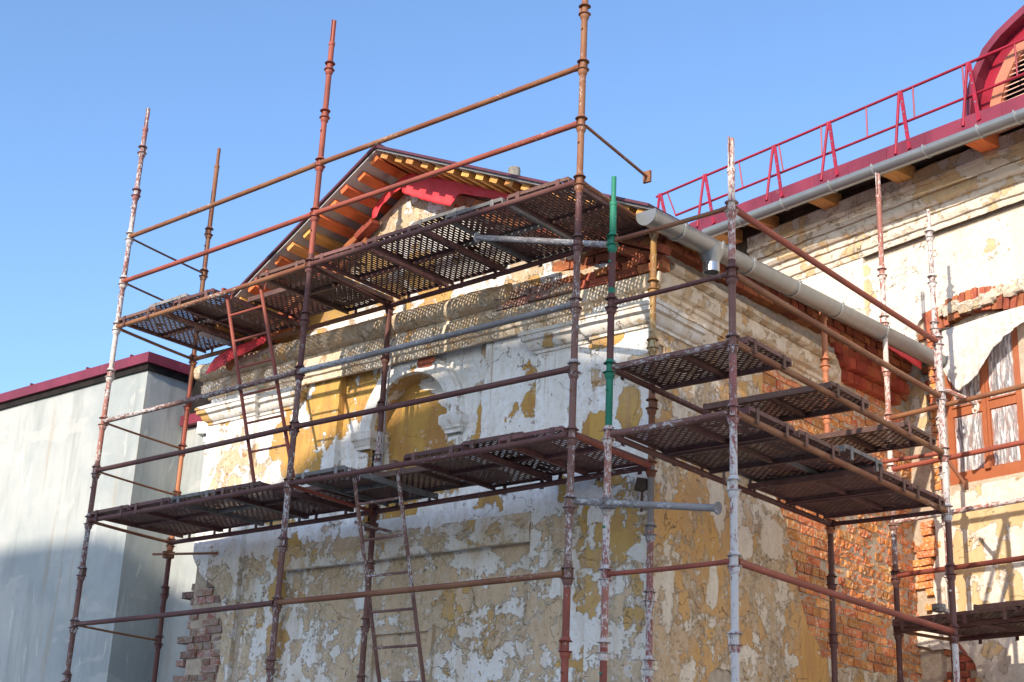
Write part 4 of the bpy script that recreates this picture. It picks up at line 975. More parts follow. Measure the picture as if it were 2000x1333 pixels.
# ---- gutter of the annex with its outlet
def gutter(name, parent, p0, p1, r, mat, th=.004, seg=14, over=.25, cap=True):
    p0, p1 = Vector(p0), Vector(p1); L = (p1-p0).length; fr = frame(p0, (p1-p0)); b = MB(); A_ = []
    for k in range(seg+1): a = pi-over+(pi+2*over)*k/seg; A_.append(a)
    V = []; F = []
    for x in (0, L):
        for rr in (r, r-th):
            for a in A_: V.append(Vector((x, rr*cos(a), rr*sin(a))))
    n = seg+1
    for k in range(seg):
        F.append((k, k+1, 2*n+k+1, 2*n+k)); F.append((n+k+1, n+k, 3*n+k, 3*n+k+1)); F.append((k+1, k, n+k, n+k+1)); F.append((2*n+k, 2*n+k+1, 3*n+k+1, 3*n+k))
    F.append((0, 2*n, 3*n, n)); F.append((seg, n+seg, 3*n+seg, 2*n+seg))
    me = mesh(name, V, F); autosmooth(me, 40); o = link(name, me, mat, parent, fr)
    if cap:
        b = MB(); i = len(b.v); m_ = [Vector((-.004, (r+.004)*cos(a), (r+.004)*sin(a))) for a in A_]; b.v += m_; b.f.append(tuple(range(n))); b.m.append(0)
        m2 = [v+Vector((.012, 0, 0)) for v in m_]; b.v += m2; b.f.append(tuple(range(n, 2*n))[::-1]); b.m.append(0)
        for k in range(seg): b.f.append((k, k+1, n+k+1, n+k)); b.m.append(0)
        b.f.append((seg, 0, n, n+seg)); b.m.append(0)
        link('end_cap', b.me('end_cap'), mat, o, fr)
    return o, fr, L
def bracket(par, fr, x, r, mat, w=.024, up=.03):
    b = MB(); N = 14
    for k in range(N):
        a0, a1 = pi-.2+(pi+.4)*k/N, pi-.2+(pi+.4)*(k+1)/N; q = []
        for a in (a0, a1):
            for rr in (r+.001, r+.008): q.append((rr*cos(a), rr*sin(a)))
        P = [Vector((xx, y, z)) for xx in (x-w/2, x+w/2) for (y, z) in q]; i = len(b.v); b.v += P
        for f in ((0, 2, 3, 1), (4, 5, 7, 6), (1, 3, 7, 5), (0, 4, 6, 2)): b.f.append(tuple(i+j for j in f)); b.m.append(0)
    b.box(x-w/2, x+w/2, -r-.012, -r-.003, -.01, up)
    return link('bracket', b.me('bracket'), mat, par, fr)
GR = .092
g0 = onX(1262, 418, XS+.42); g1 = onX(1826, 700, XS+.55); g1 = g0+(g1-g0)*1.02
gut, gfr, gL = gutter('gutter', an, g0, g1, GR, M_GUT)
gut['label'] = 'grey half-round gutter with a short stub outlet'
for px_ in (1325, 1395, 1455, 1540, 1620, 1705, 1815):
    f = (px_-1262)/(1826-1262); 
    # perspective-correct station along the gutter
    d0, d1 = g0.y, g1.y; q = onX(px_, 418+(700-418)*f, XS+.45); x = (q.y-g0.y)/(g1.y-g0.y)*gL
    bracket(gut, gfr, x, GR, M_GUTD, .026)
q = onX(1388, 470, XS+.44); xo = (q.y-g0.y)/(g1.y-g0.y)*gL
oc = gfr @ Vector((xo, 0, 0)); oc = Vector((oc.x, oc.y, oc.z))
b = MB(); N = 20
V = []; F = []
rings = [(-.01, .15, .094, .0), (-.06, .135, .093, 0), (-.10, .10, .084, 0), (-.150, .072, .070, 0), (-.165, .067, .067, 0), (-.19, .066, .066, 0)]
for (z, ra, rb_, o_) in rings:
    for k in range(N): a = 2*pi*k/N; V.append(oc+Vector((rb_*cos(a), ra*sin(a), z)))
for j in range(len(rings)-1):
    for k in range(N): q_ = (k+1) % N; F.append((j*N+k, j*N+q_, (j+1)*N+q_, (j+1)*N+k))
me = mesh('outlet', V, F); autosmooth(me, 40); ol = link('outlet', me, M_GUT, gut)
b = MB(); i = 0; V = []; F = []
for (z, r) in ((-.16, .070), (-.235, .070), (-.235, .063), (-.18, .063)):
    for k in range(N): a = 2*pi*k/N; V.append(oc+Vector((r*cos(a), r*sin(a), z)))
for j in range(3):
    for k in range(N): q_ = (k+1) % N; F.append((j*N+k, j*N+q_, (j+1)*N+q_, (j+1)*N+k))
F.append(tuple(3*N+k for k in range(N)))
me = mesh('stub_pipe', V, F); autosmooth(me, 40); link('stub_pipe', me, M_SPOUT, gut)

# ---- red membrane under the verge
def drape(name, top, bot, Y0, parent, mat, nx=26, ny=8, wave=.012, label=None, rag=.012, plane=None):
    """a loose sheet between two polylines given in the picture, hanging in a plane of the building"""
    P = plane or (lambda a, c: onY(a, c, Y0))
    def pl(L, f):
        x = L[0][0]+(L[-1][0]-L[0][0])*f
        for k in range(len(L)-1):
            if L[k][0] <= x <= L[k+1][0] or k == len(L)-2:
                q = (x-L[k][0])/(L[k+1][0]-L[k][0]+1e-9); return x, L[k][1]+(L[k+1][1]-L[k][1])*q
    V = []; F = []
    for i in range(nx+1):
        f = i/nx; a = P(*pl(top, f)); c = P(*pl(bot, f)); c.z += rag*fbm(i*.7, 3, 1, 1.3)
        for j in range(ny+1):
            g_ = j/ny; q = a.lerp(c, g_); w = wave*(.3+g_)*(fbm(i*.22, j*.12, 4, 1)+.5*sin(i*.9+j*.3)); q = q+Vector((w*.2, -abs(w)-.02*g_*0, 0)); V.append(q)
    for i in range(nx):
        for j in range(ny): k = i*(ny+1)+j; F.append((k, k+1, k+ny+2, k+ny+1))
    me = mesh(name, V, F); autosmooth(me, 60); o = link(name, me, mat, parent)
    so = o.modifiers.new('thickness', 'SOLIDIFY'); so.thickness = .003
    if label: o['label'] = label
    return o
Ym = YF-.225
drape('membrane', [(786, 362), (800, 338), (830, 343), (900, 352), (1000, 378)], [(786, 378), (815, 387), (850, 398), (882, 404), (898, 378), (930, 384), (1000, 396)], Ym, an, M_MEMB, 34, 8, .015, 'wide red membrane flap under the right verge')
drape('membrane', [(727, 413), (745, 385), (775, 355), (800, 338)], [(727, 430), (737, 424), (745, 400), (768, 376), (800, 362)][0:2]+[(742, 405), (770, 378), (800, 358)], Ym+.0, an, M_MEMB, 16, 8, .012, 'narrow red membrane flap under the left verge')
uo = drape('membrane', [(402, 728), (418, 700), (448, 682), (520, 655)], [(402, 733), (425, 722), (446, 706), (478, 692), (520, 668)], YF-.34, an, M_MEMB, 20, 6, .010, 'red membrane flap with the letters UT at the left eave')
# the printed letters on that flap
def stroke(b, a, c, w, Y):
    a, c = onY(*a, Y), onY(*c, Y); d = (c-a).normalized(); n = Vector((-d.z, 0, d.x))*w; b.quad(a-n, c-n, c+n, a+n)
b = MB(); Yt = YF-.375
for p, q in (((433, 696), (439, 694)), ((439, 694), (441, 700)), ((441, 700), (435, 702)), ((436, 708), (443, 706)), ((441, 703), (445, 710))): stroke(b, p, q, .004, Yt)
link('lettering', b.me('lettering', fixn=False), M_DARK, uo)
# far end flap of membrane at the gutter
drape('membrane', [(1735, 672), (1800, 705)], [(1735, 680), (1800, 722)], 0, an, M_MEMB, 8, 3, .006, plane=lambda a, c: onX(a, c, XS+.3))
# rope hanging beside the middle inner pole
rp = MB(); x0, y0 = Bi[0]+.065, Bi[1]-.01; zc = Lf(-1.05); pv = Vector((x0+.03, y0, Lf(-.35)))
for k in range(1, 26):
    q = Vector((x0+.015*sin(k*.5), y0-.01*cos(k*.4), Lf(-.35)-k*.066)); rp.tube(pv, q, .008, 7, caps=False); pv = q
tag(link('rope', rp.me('rope', True), T['grey']), 'pale rope hanging beside the inner middle pole in front of the arched niche', 'rope')

# ================================================================== THE TALL MAIN BUILDING
mb = thing('main_building', 'tall old building with sunlit cream plaster, window and burgundy roof on the right', 'building', mpt(0, DW, 0))
def mt(px, py, d=DW): return mtz(px, py, d)
def mp(t, z, d): return mpt(t, d, z)          # here z is a world height
def mE(L): return [mt(px, py)+(ru, rv, a) for px, py, ru, rv, a in L]
WL, WB = mt(1856, 950, DW+.06); WR, _ = mt(1986, 640, DW+.06); WT = mt(1852, 648, DW+.06)[1]
_, WTR = mt(1925, 792, DW+.06)
print('window', WL, WR, WB, WT, WTR)
BLT, BLZ = mt(1832, 632)            # left end of the broken opening
LT1 = mt(1838, 640)
M_OCH = mE([(1640, 590, .3, .3, .45), (1700, 560, .25, .2, .5), (1680, 600, .1, .12, .8), (1690, 530, .08, .08, .8), (1760, 640, .3, .2, .4), (1900, 1010, .35, .12, .85), (1875, 1120, .08, .5, .8), (1900, 1100, .15, .12, .8), (1960, 1080, .12, .3, .7), (1985, 1180, .1, .3, .9), (1980, 1000, .2, .12, .8), (1895, 480, .5, .2, .35), (1800, 480, .2, .1, .4)])
M_BAR = mE([(1960, 1130, .06, .15, .8), (1840, 1180, .06, .2, .6), (1960, 1290, .06, .12, .9), (1900, 1260, .1, .1, .5), (1810, 850, .15, 1.0, .5)])
def f_main(t, z): return (max(.20, blob(t, z, M_OCH)), max(.05, blob(t, z, M_BAR)), .05+.15*(z > 7.6))
MP = [mt(*q) for q in ((1786, 655), (1796, 628), (1822, 606), (1838, 600), (1870, 603), (1900, 590), (1940, 570), (2002, 548))]
HP = MP+[(WR+.40, MP[-1][1]+.0), (WR+.46, mt(1999, 905)[1]), mt(1960, 922), mt(1930, 928), mt(1905, 942), mt(1900, 955), mt(1870, 962), mt(1856, 975), mt(1842, 985), mt(1836, 930), mt(1834, 870), mt(1820, 860)]
LOWP = [mt(*q) for q in ((1780, 1262), (1850, 1268), (1893, 1274), (1903, 1300), (1908, 1333), (1910, 1400), (1760, 1400))]
STR = [mt(*q) for q in ((1770, 840), (1822, 850), (1824, 1000), (1826, 1100), (1822, 1190), (1812, 1230), (1770, 1235))]
def k_main(t, z):
    k = 1.0
    for P_, amp in ((HP, .05), (LOWP, .05), (STR, .035)):
        d = pdist(t, z, P_)
        if inpoly(t, z, P_): k = min(k, -d+amp*fbm(t, 3, z, 4)+.015*nz(t, 1, z, 20) if d < .2 else -1)
        elif d < .2: k = min(k, d+amp*fbm(t, 3, z, 4)+.015*nz(t, 1, z, 20))
    if WL-.02 < t < WR+.02 and WB-.02 < z < WT: k = -1
    return k
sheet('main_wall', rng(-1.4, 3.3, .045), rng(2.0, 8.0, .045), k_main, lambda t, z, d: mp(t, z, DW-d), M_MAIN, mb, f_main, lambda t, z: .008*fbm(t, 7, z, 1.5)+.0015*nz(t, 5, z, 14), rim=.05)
b = MB()
def mbox(b, t0, t1, z0, z1, d0, d1):
    P = [mpt(t, d, z) for z in (z0, z1) for d in (d0, d1) for t in (t0, t1)]; i = len(b.v); b.v += P
    for q in ((0, 2, 3, 1), (4, 5, 7, 6), (0, 1, 5, 4), (2, 6, 7, 3), (0, 4, 6, 2), (1, 3, 7, 5)): b.f.append(tuple(i+k for k in q)); b.m.append(b.cur)
b = MB()
mbox(b, -9, -1.4, 0, 8.9, DW, DW+.3); mbox(b, 3.3, 9, 0, 8.9, DW, DW+.3); mbox(b, -1.4, 3.3, 0, 2.0, DW, DW+.3)
link('outer_wall', b.me('outer_wall'), M_MAIN, mb)
b = MB(); mbox(b, -1.4, WL-.004, 2.0, 8.9, DW+.055, DW+.35); mbox(b, WR+.004, 3.3, 2.0, 8.9, DW+.055, DW+.35); mbox(b, WL-.004, WR+.004, 2.0, WB, DW+.055, DW+.35); mbox(b, WL-.004, WR+.004, WT+.021, 8.9, DW+.055, DW+.35)
link('mortar_backing', b.me('mortar_backing'), M_MORTAR, mb)
b = MB(); mbox(b, WL-.3, WR+.3, WB-.2, WT+.2, DW+.9, DW+.95); link('dark_room', b.me('dark_room'), M_DARK, mb)
mu = tuple(MT)
brick_field(mb, -.75, mt(1834, 900)[0], 2.55, 4.9, lambda u, v, d: mp(u, v, DW-d), mu, lambda u, v: inpoly(u, v, STR), 'r', M_BRICKO, depth=.0, jit=.02)
brick_field(mb, -.6, WL-.02, 4.9, 6.95, lambda u, v, d: mp(u, v, DW-d), mu, lambda u, v: inpoly(u, v, HP) and v < LT1[1]+.1 and u < WL-.13, 'n', M_BRICK, depth=-.01, jit=.01)
brick_field(mb, WR+.02, 3.3, WB, 6.9, lambda u, v, d: mp(u, v, DW-d), mu, lambda u, v: inpoly(u, v, HP) and u > WR+.13, 'n', M_BRICKO, depth=-.01, jit=.01)
brick_field(mb, -.5, 1.2, 2.4, 3.9, lambda u, v, d: mp(u, v, DW-d), mu, lambda u, v: inpoly(u, v, LOWP), 'r', M_BRICK, depth=-.02, jit=.02)
brick_field(mb, WL-.1, 3.3, WB-.30, WB-.08, lambda u, v, d: mp(u, v, DW-d), mu, lambda u, v: inpoly(u, v, HP), 'r', M_BRICK, depth=-.03, jit=.01)
# rough jamb beside the window
for k in range(26):
    z = WB+.0+.077*k
    if z < WT+.1: want(mb, Matrix.Translation(mp(WL-.085, z, DW+.05)) @ Matrix((MT, MN, Vector((0, 0, 1)))).transposed().to_4x4(), 'nh', M_BRICKO)
# soldier course of the flat arch over the window
t = WL-.12; k = 0
while t < WR+.22:
    z = WT+.13+.10*sin(pi*min(1, max(0, (t-WL)/(WR-WL)))); rot = Matrix.Rotation(pi/2+radians(-9)*(1-2*(t-WL)/(WR-WL))+random.uniform(-.03, .03), 4, 'Y')
    want(mb, Matrix.Translation(mp(t, z, DW+.03+random.uniform(-.02, .02))) @ Matrix((MT, MN, Vector((0, 0, 1)))).transposed().to_4x4() @ rot, 'r', M_BRICK); t += .077; k += 1
# broken ledge of thick plaster above the arch
V = []; F = []; at = []; n = 130; NJ = 14; tl = mt(1838, 610)[0]
for i in range(n+1):
    t = tl+(WR+.5-tl)*i/n; zc = mt(1838+162*(t-tl)/(mt(2000, 560)[0]-tl), 612-50*(t-tl)/(mt(2000, 560)[0]-tl))[1]; w = 1 if 0 < i < n else .1
    step_ = .03*((int(t*3.1) % 2)-.5)+.02*((int(t*7.3) % 3)-1)
    for j in range(NJ):
        a = 2*pi*j/NJ; rr = (1+.35*fbm(t*2.3, j*.5, 3, 2)+.25*nz(t*11, j*.9, 1))*w
        sq = 1/max(abs(cos(a)), abs(sin(a)))*.86
        V.append(mp(t, zc+step_+.072*rr*sq*sin(a), DW-.015+.062*rr*sq*cos(a))); at.append((.30, .6+.3*nz(t*5, j), .35))
for i in range(n):
    for j in range(NJ): F.append((i*NJ+j, i*NJ+(j+1) % NJ, (i+1)*NJ+(j+1) % NJ, (i+1)*NJ+j))
me = mesh('broken_ledge', V, F); autosmooth(me, 30); set_attrs(me, at); link('broken_ledge', me, M_MAIN, mb)
# mouldings under the eaves
def pz(py, d): return mt(1800, py, d)[1]
ML = [(DW, 462), (DW-.012, 461), (DW-.02, 456), (DW-.02, 449), (DW-.045, 446), (DW-.06, 436), (DW-.05, 427), (DW-.075, 424), (DW-.08, 412), (DW-.12, 408), (DW-.15, 400), (DW-.15, 390), (DW-.13, 386), (DW-.17, 383), (DW-.175, 364), (DW-.21, 361), (DW-.22, 354), (DW-.20, 350), (DW-.205, 330), (DW-.0, 326)]
prof = [(DW-d, pz(py, d)-EYE) for d, py in ML]
moulding('eaves_cornice', prof, [tuple(mpt(-3.0, DW, 0).xy), tuple(mpt(3.3, DW, 0).xy)], M_MAIN, mb, lambda P: (.22+.2*max(0, nz(P.x, P.y, P.z, 2)), .34, .30), wear=.010, step=.06)
# eaves: soffit void, rafters, gutter, steel flashing
ga = onM(1380, 455, .78); gb = onM(2010, 219, .78); ta = (ga-MK).dot(MT); tb = (gb-MK).dot(MT)
def zg(t): return ga.z+(gb.z-ga.z)*(t-ta)/(tb-ta)
T0, T1 = ta-.4, 3.4
def beam(b, t0, t1, d0, d1, za0, zb0, f=zg):     # follows the slight fall of the gutter
    P = [mpt(t, d, f(t)+zz) for zz in (za0, zb0) for d in (d0, d1) for t in (t0, t1)]; i = len(b.v); b.v += P
    for q in ((0, 2, 3, 1), (4, 5, 7, 6), (0, 1, 5, 4), (2, 6, 7, 3), (0, 4, 6, 2), (1, 3, 7, 5)): b.f.append(tuple(i+k for k in q)); b.m.append(b.cur)
b = MB(); beam(b, T0, T1, .90, DW+.3, .16, .19); link('soffit', b.me('soffit'), M_WOODD, mb)
b = MB(); beam(b, T0, T1, DW-.12, DW-.02, -.18, .155); link('wall_plate', b.me('wall_plate'), M_WOODD, mb)
for px_ in (1400, 1470, 1590, 1735, 1905):
    q = onM(px_, 330, .95); t = (q-MK).dot(MT)
    b = MB(); beam(b, t-.10, t+.10, .88, DW-.15, .0, .155); o = link('rafter_end', b.me('rafter_end'), M_WOOD if px_ != 1905 else M_WOODR, mb)
g2, gf2, gl2 = gutter('gutter', mb, ga, gb+(gb-ga)*.25, .082, M_GUT, cap=False)
for px_ in (1450, 1535, 1628, 1712, 1812, 1917, 1990):
    q = onM(px_, 455-236*(px_-1380)/630, .78); x = (q-ga).length; bracket(g2, gf2, x, .082, M_GUTD, .02)
b = MB(); beam(b, T0, T1, .865, .88, .02, .265); beam(b, T0, T1, .88, .95, .265, .277); 
fl_ = link('roof_flashing', b.me('roof_flashing'), M_ROOF, mb)
# the roof itself: low slope going back
b = MB(); P = [mpt(t, d, zg(t)+z) for (d, z) in ((.95, .262), (6.5, 1.9), (6.5, 1.8), (.95, .22)) for t in (T0-6, T1+5)]
b.v += P
for q in ((0, 1, 3, 2), (2, 3, 5, 4), (4, 5, 7, 6), (6, 7, 1, 0)): b.f.append(q); b.m.append(0)
link('roof_sheet', b.me('roof_sheet'), M_ROOF, mb)
# standing seams on the flashing
for k in range(9):
    q = onM(1430+k*75, 400-k*28, .86); t = (q-MK).dot(MT); b = MB(); beam(b, t-.004, t+.004, .860, .866, .02, .24); link('seam', b.me('seam'), M_ROOF, fl_)

# ---- dormer with louvre
dm = link('dormer', None, None, mb)
DD = 1.15
opx = [(1892, 250), (1897, 205), (1909, 155), (1932, 103), (1958, 70), (1985, 44)]
ol_ = [mtz(px, py, DD) for px, py in opx]; ctr = ol_[-1][0]+.62; zb_ = zg(1.0)+.2
print('dormer', ol_, ctr)
L_ = [(t, z) for t, z in ol_]; top = (ctr-.25, L_[-1][1]+.16); L_ += [top, (ctr, L_[-1][1]+.22)]
full = L_+[(2*ctr-t, z) for t, z in L_[::-1][1:]]
def off(P_, s_): return [(ctr+(t-ctr)*s_, zb_+(z-zb_)*(1-(1-s_)*.95)) for t, z in P_]
def shell(b, P_, Q_, d0, d1):
    n = len(P_); i = len(b.v)
    b.v += [mp(t, z, d0) for t, z in P_]+[mp(t, z, d0) for t, z in Q_]+[mp(t, z, d1) for t, z in P_]+[mp(t, z, d1) for t, z in Q_]
    for k in range(n-1):
        for f in ((k, k+1, n+k+1, n+k), (2*n+k+1, 2*n+k, 3*n+k, 3*n+k+1), (k+1, k, 2*n+k, 2*n+k+1), (n+k, n+k+1, 3*n+k+1, 3*n+k)): b.f.append(tuple(i+j for j in f)); b.m.append(0)
b = MB(); shell(b, full, off(full, .93), DD-.12, DD+1.6); link('dormer_roof', b.me('dormer_roof'), M_ROOF, dm)
b = MB(); shell(b, off(full, .925), off(full, .78), DD+.02, DD+.05); link('dormer_front', b.me('dormer_front'), M_RAIL, dm)
b = MB(); fi = off(full, .80); fo = off(full, .70); shell(b, fi, fo, DD-.02, DD+.06); 
i = len(b.v); mbox(b, ctr-(ctr-fi[0][0]), ctr+(ctr-fi[0][0]), zb_-.06, zb_+.10, DD-.022, DD+.05)
link('louvre_frame', b.me('louvre_frame'), mat_noise('salmon_louvre_frame', (.48, .19, .11), (.44, .17, .10), 6, .5, .4, .05, .001), dm)
M_SLAT = mat_noise('pale_slat', (.62, .40, .30), (.55, .34, .26), 6, .5, .4, .05, .001)
def halfw(z):
    for k in range(len(fo)-1):
        (t0, z0), (t1, z1) = fo[k], fo[k+1]
        if z0 <= z <= z1: return ctr-(t0+(t1-t0)*(z-z0)/(z1-z0+1e-9))
    return 0
z = zb_+.13
while z < fo[len(L_)-1][1]-.03:
    h = halfw(z)
    if h > .03:
        b = MB(); i = len(b.v); b.v += [mp(t, z+dz, DD+dd) for t in (ctr-h, ctr+h) for (dz, dd) in ((0, .0), (.012, .0), (.05, .06), (.038, .06))]
        for f in ((0, 1, 2, 3), (7, 6, 5, 4), (0, 4, 5, 1), (1, 5, 6, 2), (2, 6, 7, 3), (3, 7, 4, 0)): b.f.append(tuple(i+j for j in f)); b.m.append(0)
        link('slat', b.me('slat'), M_SLAT, dm)
    z += .055
b = MB(); i = 0; b.v += [mp(t, zz, DD+.10) for t, zz in fi]; b.f.append(tuple(range(len(fi)))); b.m.append(0); link('dark_backing', b.me('dark_backing', fixn=False), M_DARK, dm)

# ---- window
wi = link('window', None, None, mb); wi['label'] = 'tall brown casement window with film-covered panes'
FD = DW+.075
def wbar(t0, t1, z0, z1, d0=FD, d1=FD+.07, name='frame_bar', mat=M_FRAME):
    b = MB(); mbox(b, t0, t1, z0, z1, d0, d1); me = b.me(name); bm = bmesh.new(); bm.from_mesh(me); bmesh.ops.bevel(bm, geom=bm.edges[:], offset=.004, segments=1); bm.to_mesh(me); bm.free(); return link(name, me, mat, wi)
fwid = .075; MID = mt(1929, 850, FD)[0]
wbar(WL, WL+fwid, WB+.121, WT); wbar(WR-fwid, WR, WB+.121, WT); wbar(WL, WR, WT-fwid, WT, FD-.002); wbar(WL, WR, WB, WB+.12, FD-.012, FD+.08)
wbar(MID-.045, MID+.045, WB+.121, WT-fwid-.001, FD-.006); wbar(MID-.018, MID+.018, WB+.122, WT-fwid-.002, FD-.026, FD-.007, 'mullion_bead')
wbar(WL+fwid+.001, MID-.046, WTR-.045, WTR+.045, FD-.004); wbar(MID+.046, WR-fwid-.001, WTR-.045, WTR+.045, FD-.004)
wbar(WL+fwid+.001, MID-.046, WTR+.046, WTR+.062, FD-.02, FD+.01, 'drip_bead'); wbar(MID+.046, WR-fwid-.001, WTR+.046, WTR+.062, FD-.02, FD+.01, 'drip_bead')
wbar(MID-.03, MID+.03, WB+.10, WB+.15, FD-.05, FD-.013, 'catch')
for (t0, t1) in ((WL+fwid, MID-.045), (MID+.045, WR-fwid)):
    for (z0, z1) in ((WB+.12, WTR-.045), (WTR+.062, WT-fwid)):
        # sash
        s_ = .04
        for a in ((t0+.001, t0+s_, z0+.001, z1-.001), (t1-s_, t1-.001, z0+.001, z1-.001), (t0+s_+.001, t1-s_-.001, z0+.001, z0+s_), (t0+s_+.001, t1-s_-.001, z1-s_, z1-.001)): wbar(*a, FD+.012, FD+.05, 'sash')
        b = MB(); mbox(b, t0+s_, t1-s_, z0+s_, z1-s_, FD+.034, FD+.038); link('pane', b.me('pane'), M_GLASS, wi)
        # inner casement glazing bars
        nm = 3 if z1-z0 > 1.0 else 2
        mm = (t0+t1)/2; wbar(mm-.014, mm+.014, z0+s_, z1-s_, FD+.024, FD+.032, 'glazing_bar')
        for k in range(1, nm+1): zz = z0+s_+(z1-z0-2*s_)*k/(nm+1); wbar(t0+s_, mm-.015, zz-.012, zz+.012, FD+.024, FD+.032, 'glazing_bar'); wbar(mm+.015, t1-s_, zz-.012, zz+.012, FD+.024, FD+.032, 'glazing_bar')
        # wrinkled protective film, stuck loosely over the opening
        V = []; F = []; nx, ny = 16, 22
        for i in range(nx+1):
            for j in range(ny+1):
                u, v = i/nx, j/ny; e = min(u, 1-u, v, 1-v); V.append(mp(t0+.012+(t1-t0-.024)*u+.01*nz(v*6, i, t0)*(e < .01), z0+.01+(z1-z0-.02)*v, FD+.008-.012*(nz(u*7, v*2, z0, 1)+.5*nz(u*16, v*4, z0))*min(1, e*8)))
        for i in range(nx):
            for j in range(ny): k = i*(ny+1)+j; F.append((k, k+1, k+ny+2, k+ny+1))
        me = mesh('film', V, F); autosmooth(me, 70); link('film', me, M_WFILM, wi)
b = MB(); mbox(b, WL-.03, WR+.03, WT, WT+.02, DW-.02, DW+.2); link('lintel_board', b.me('lintel_board'), M_WOODD, mb)
# ---- loose plastic sheet hanging over the window
tp = [(1839, 648), (1860, 640), (1884, 632), (1920, 620), (1960, 608), (2010, 594)]
bt = [(1839, 716), (1852, 742), (1872, 765), (1884, 756), (1910, 731), (1923, 708), (1936, 686), (1962, 659), (1990, 636), (2010, 624)]
pso = drape('plastic_sheet', tp, bt, 0, None, M_SHEET, 60, 30, .018, rag=.004, plane=lambda a, c: onM(a, c, DW-.10))
tag(pso, 'torn milky plastic sheet hanging over the upper window from the brick arch', 'plastic sheet')

# ---- railing along the roof edge
rl = thing('roof_railing', 'crimson steel safety railing along the edge of the tall roof', 'railing', mpt(0, 1.0, zg(0)))
def rp_(px, py, d=1.02): return onM(px, py, d)
tr0, tr1 = rp_(1282, 385), rp_(2000, 77); lr0, lr1 = rp_(1320, 421), rp_(2000, 145)
tr1 = tr0+(tr1-tr0)*1.3; lr1 = lr0+(lr1-lr0)*1.3
rod('rail', rl, tr0, tr1, .016, M_RAIL, ends=False); rod('rail', rl, lr0, lr1, .015, M_RAIL, ends=False)
for (tx, ty, ax, ay, cx, cy) in ((1288, 380, 1284, 420, 1300, 425), (1375, 342, 1362, 444, 1394, 437), (1510, 285, 1497, 392, 1527, 385), (1617, 239, 1604, 353, 1635, 343), (1756, 179, 1749, 302, 1776, 291), (1889, 123, 1881, 247, 1912, 235), (2030, 62, 2022, 190, 2052, 180)):
    po = link('post', None, None, rl); tq = rp_(tx, ty, 1.0)+Vector((0, 0, .0))
    rod('front_leg', po, tq, onM(ax, ay, .855), .017, M_RAIL, ends=False)
    fq = onM(cx, cy, .853); m0 = tq+MT*.02; d = (fq-m0); b = MB(); b.box(-.022, .022, -.006, .006, -d.length/2, d.length/2)
    for k in (.3, .62, .8):
        b.cur = 1; b.tube((0, -.012, d.length*(.5-k)), (0, .012, d.length*(.5-k)), .011, 8); b.cur = 0
    o = link('back_leg', b.me('back_leg'), [M_RAIL, M_SPOUT], po, frameZ((m0+fq)/2, MT, d))
for (ax, ay, cx, cy) in ((1303, 392, 1310, 410), (1443, 320, 1451, 364), (1521, 288, 1530, 331), (1601, 253, 1608, 298), (1688, 215, 1698, 261), (1779, 177, 1790, 225), (1876, 136, 1887, 183), (1979, 94, 1990, 143)):
    def onrail(a, c, px_):
        lo, hi = 0, 1
        for _ in range(40):
            m = (lo+hi)/2; q = RM.transposed() @ (a.lerp(c, m)-Vector((0, 0, EYE)))
            if 1000-FPX*q.x/q.z < px_: lo = m
            else: hi = m
        return a.lerp(c, lo)
    rod('baluster', rl, onrail(tr0, tr1, ax), onrail(lr0, lr1, cx), .010, M_RAIL, ends=False, n=8)

# ================================================================== GREY RENDERED BUILDING ON THE LEFT
gb_ = thing('grey_building', 'grey cement-rendered building with burgundy coping at the left', 'building', (-16, 10, 0))
GX, GY = -13.6, 9.40
zt_ = onY(294, 707, GY).z; print('grey top', zt_)
def plain_wall(name, P0, P1, z0, z1, mat, parent, n_out, nx=60, nz_=50):
    V = []; F = []; P0, P1 = Vector(P0), Vector(P1); n_out = Vector(n_out)
    for i in range(nx+1):
        q = P0.lerp(P1, i/nx)
        for j in range(nz_+1): z = z0+(z1-z0)*j/nz_; V.append(Vector((q.x, q.y, z))+n_out*(.006*fbm(q.x, q.y, z, .9) if 0 < i < nx else 0))
    for i in range(nx):
        for j in range(nz_): k = i*(nz_+1)+j; F.append((k, k+nz_+1, k+nz_+2, k+1))
    me = mesh(name, V, F, True); return link(name, me, mat, parent)
plain_wall('front_wall', (-32, GY, 0), (GX, GY, 0), 0, zt_-.10, M_RENDER, gb_, (0, -1, 0), 120, 50)
y2 = onX(390, 750, GX).y; y3 = 12.2
rwv = plain_wall('return_wall', (GX, GY, 0), (GX, y2, 0), 0, zt_-.10, M_RENDER, gb_, (1, 0, 0), 20, 50)
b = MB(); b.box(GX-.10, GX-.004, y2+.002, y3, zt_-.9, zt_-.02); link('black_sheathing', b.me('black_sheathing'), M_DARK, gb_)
b = MB(); b.box(-32, GX-.12, GY+.12, y3, 0, zt_-.12); link('core', b.me('core'), M_RENDER, gb_)
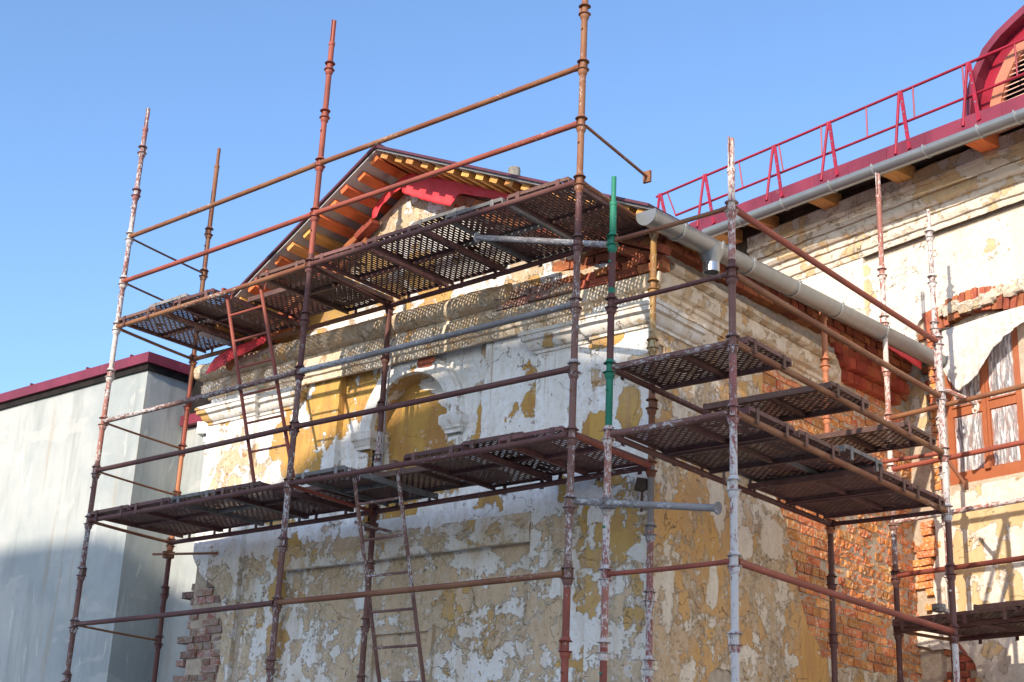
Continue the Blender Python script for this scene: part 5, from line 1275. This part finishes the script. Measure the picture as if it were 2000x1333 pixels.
b = MB(); b.box(-32, GX+.07, GY-.07, GY+.10, zt_-.02, zt_+.10); link('coping', b.me('coping'), M_ROOF, gb_)
b = MB(); b.box(GX-.10, GX+.07, GY+.101, y3, zt_-.02, zt_+.10); link('coping', b.me('coping'), M_ROOF, gb_)
b = MB(); b.box(-32, GX+.03, GY-.03, GY+.05, zt_-.10, zt_-.021); b.box(GX-.05, GX+.03, GY+.051, y3, zt_-.10, zt_-.021); link('coping_shade_strip', b.me('coping_shade_strip'), M_DARK, gb_)  # dark strip standing for the shade below the coping
for px_ in (57, 162, 245):
    q = onY(px_, 770, GY-.07); b = MB(); b.box(q.x-.01, q.x+.01, GY-.075, GY+.0, zt_+.10, zt_+.125); link('seam', b.me('seam'), M_ROOF, gb_)
# low block between it and the gabled annex
LY = 10.0; zl = onY(400, 822, LY-.08).z
plain_wall('low_wall', (GX+.0, LY, 0), (-11.9, LY, 0), 0, zl-.02, M_RENDER, gb_, (0, -1, 0), 30, 40)
b = MB(); b.box(onY(353, 815, LY-.09).x, -11.9, LY-.09, LY+.9, zl, zl+.12); link('low_coping', b.me('low_coping'), M_ROOF, gb_)
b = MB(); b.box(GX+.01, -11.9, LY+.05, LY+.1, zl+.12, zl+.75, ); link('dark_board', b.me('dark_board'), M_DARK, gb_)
q = onY(398, 838, LY-.22); b = MB(); s_ = .085
V = [(-s_, 0, s_), (s_, 0, s_), (s_, 0, -s_*.6), (-s_, 0, -s_), (-s_, .22, s_), (s_, .22, s_), (s_, .22, -s_*.6), (-s_, .22, -s_)]
b.box(-s_, s_, 0, .22, -s_*.6, s_); b.box(-s_*.2, s_*1.4, .06, .20, -s_*1.6, -s_*.65)
link('gutter_box', b.me('gutter_box'), M_GUTD, gb_, Matrix.Translation(q) @ Matrix.Rotation(.5, 4, 'Z'))
b = MB(); b.box(q.x+.05, -12.0, LY-.012, LY-.002, q.z-.35, q.z-.12); link('vent_opening', b.me('vent_opening'), M_DARK, gb_)

flush_bricks()
print('objects', len(bpy.data.objects))
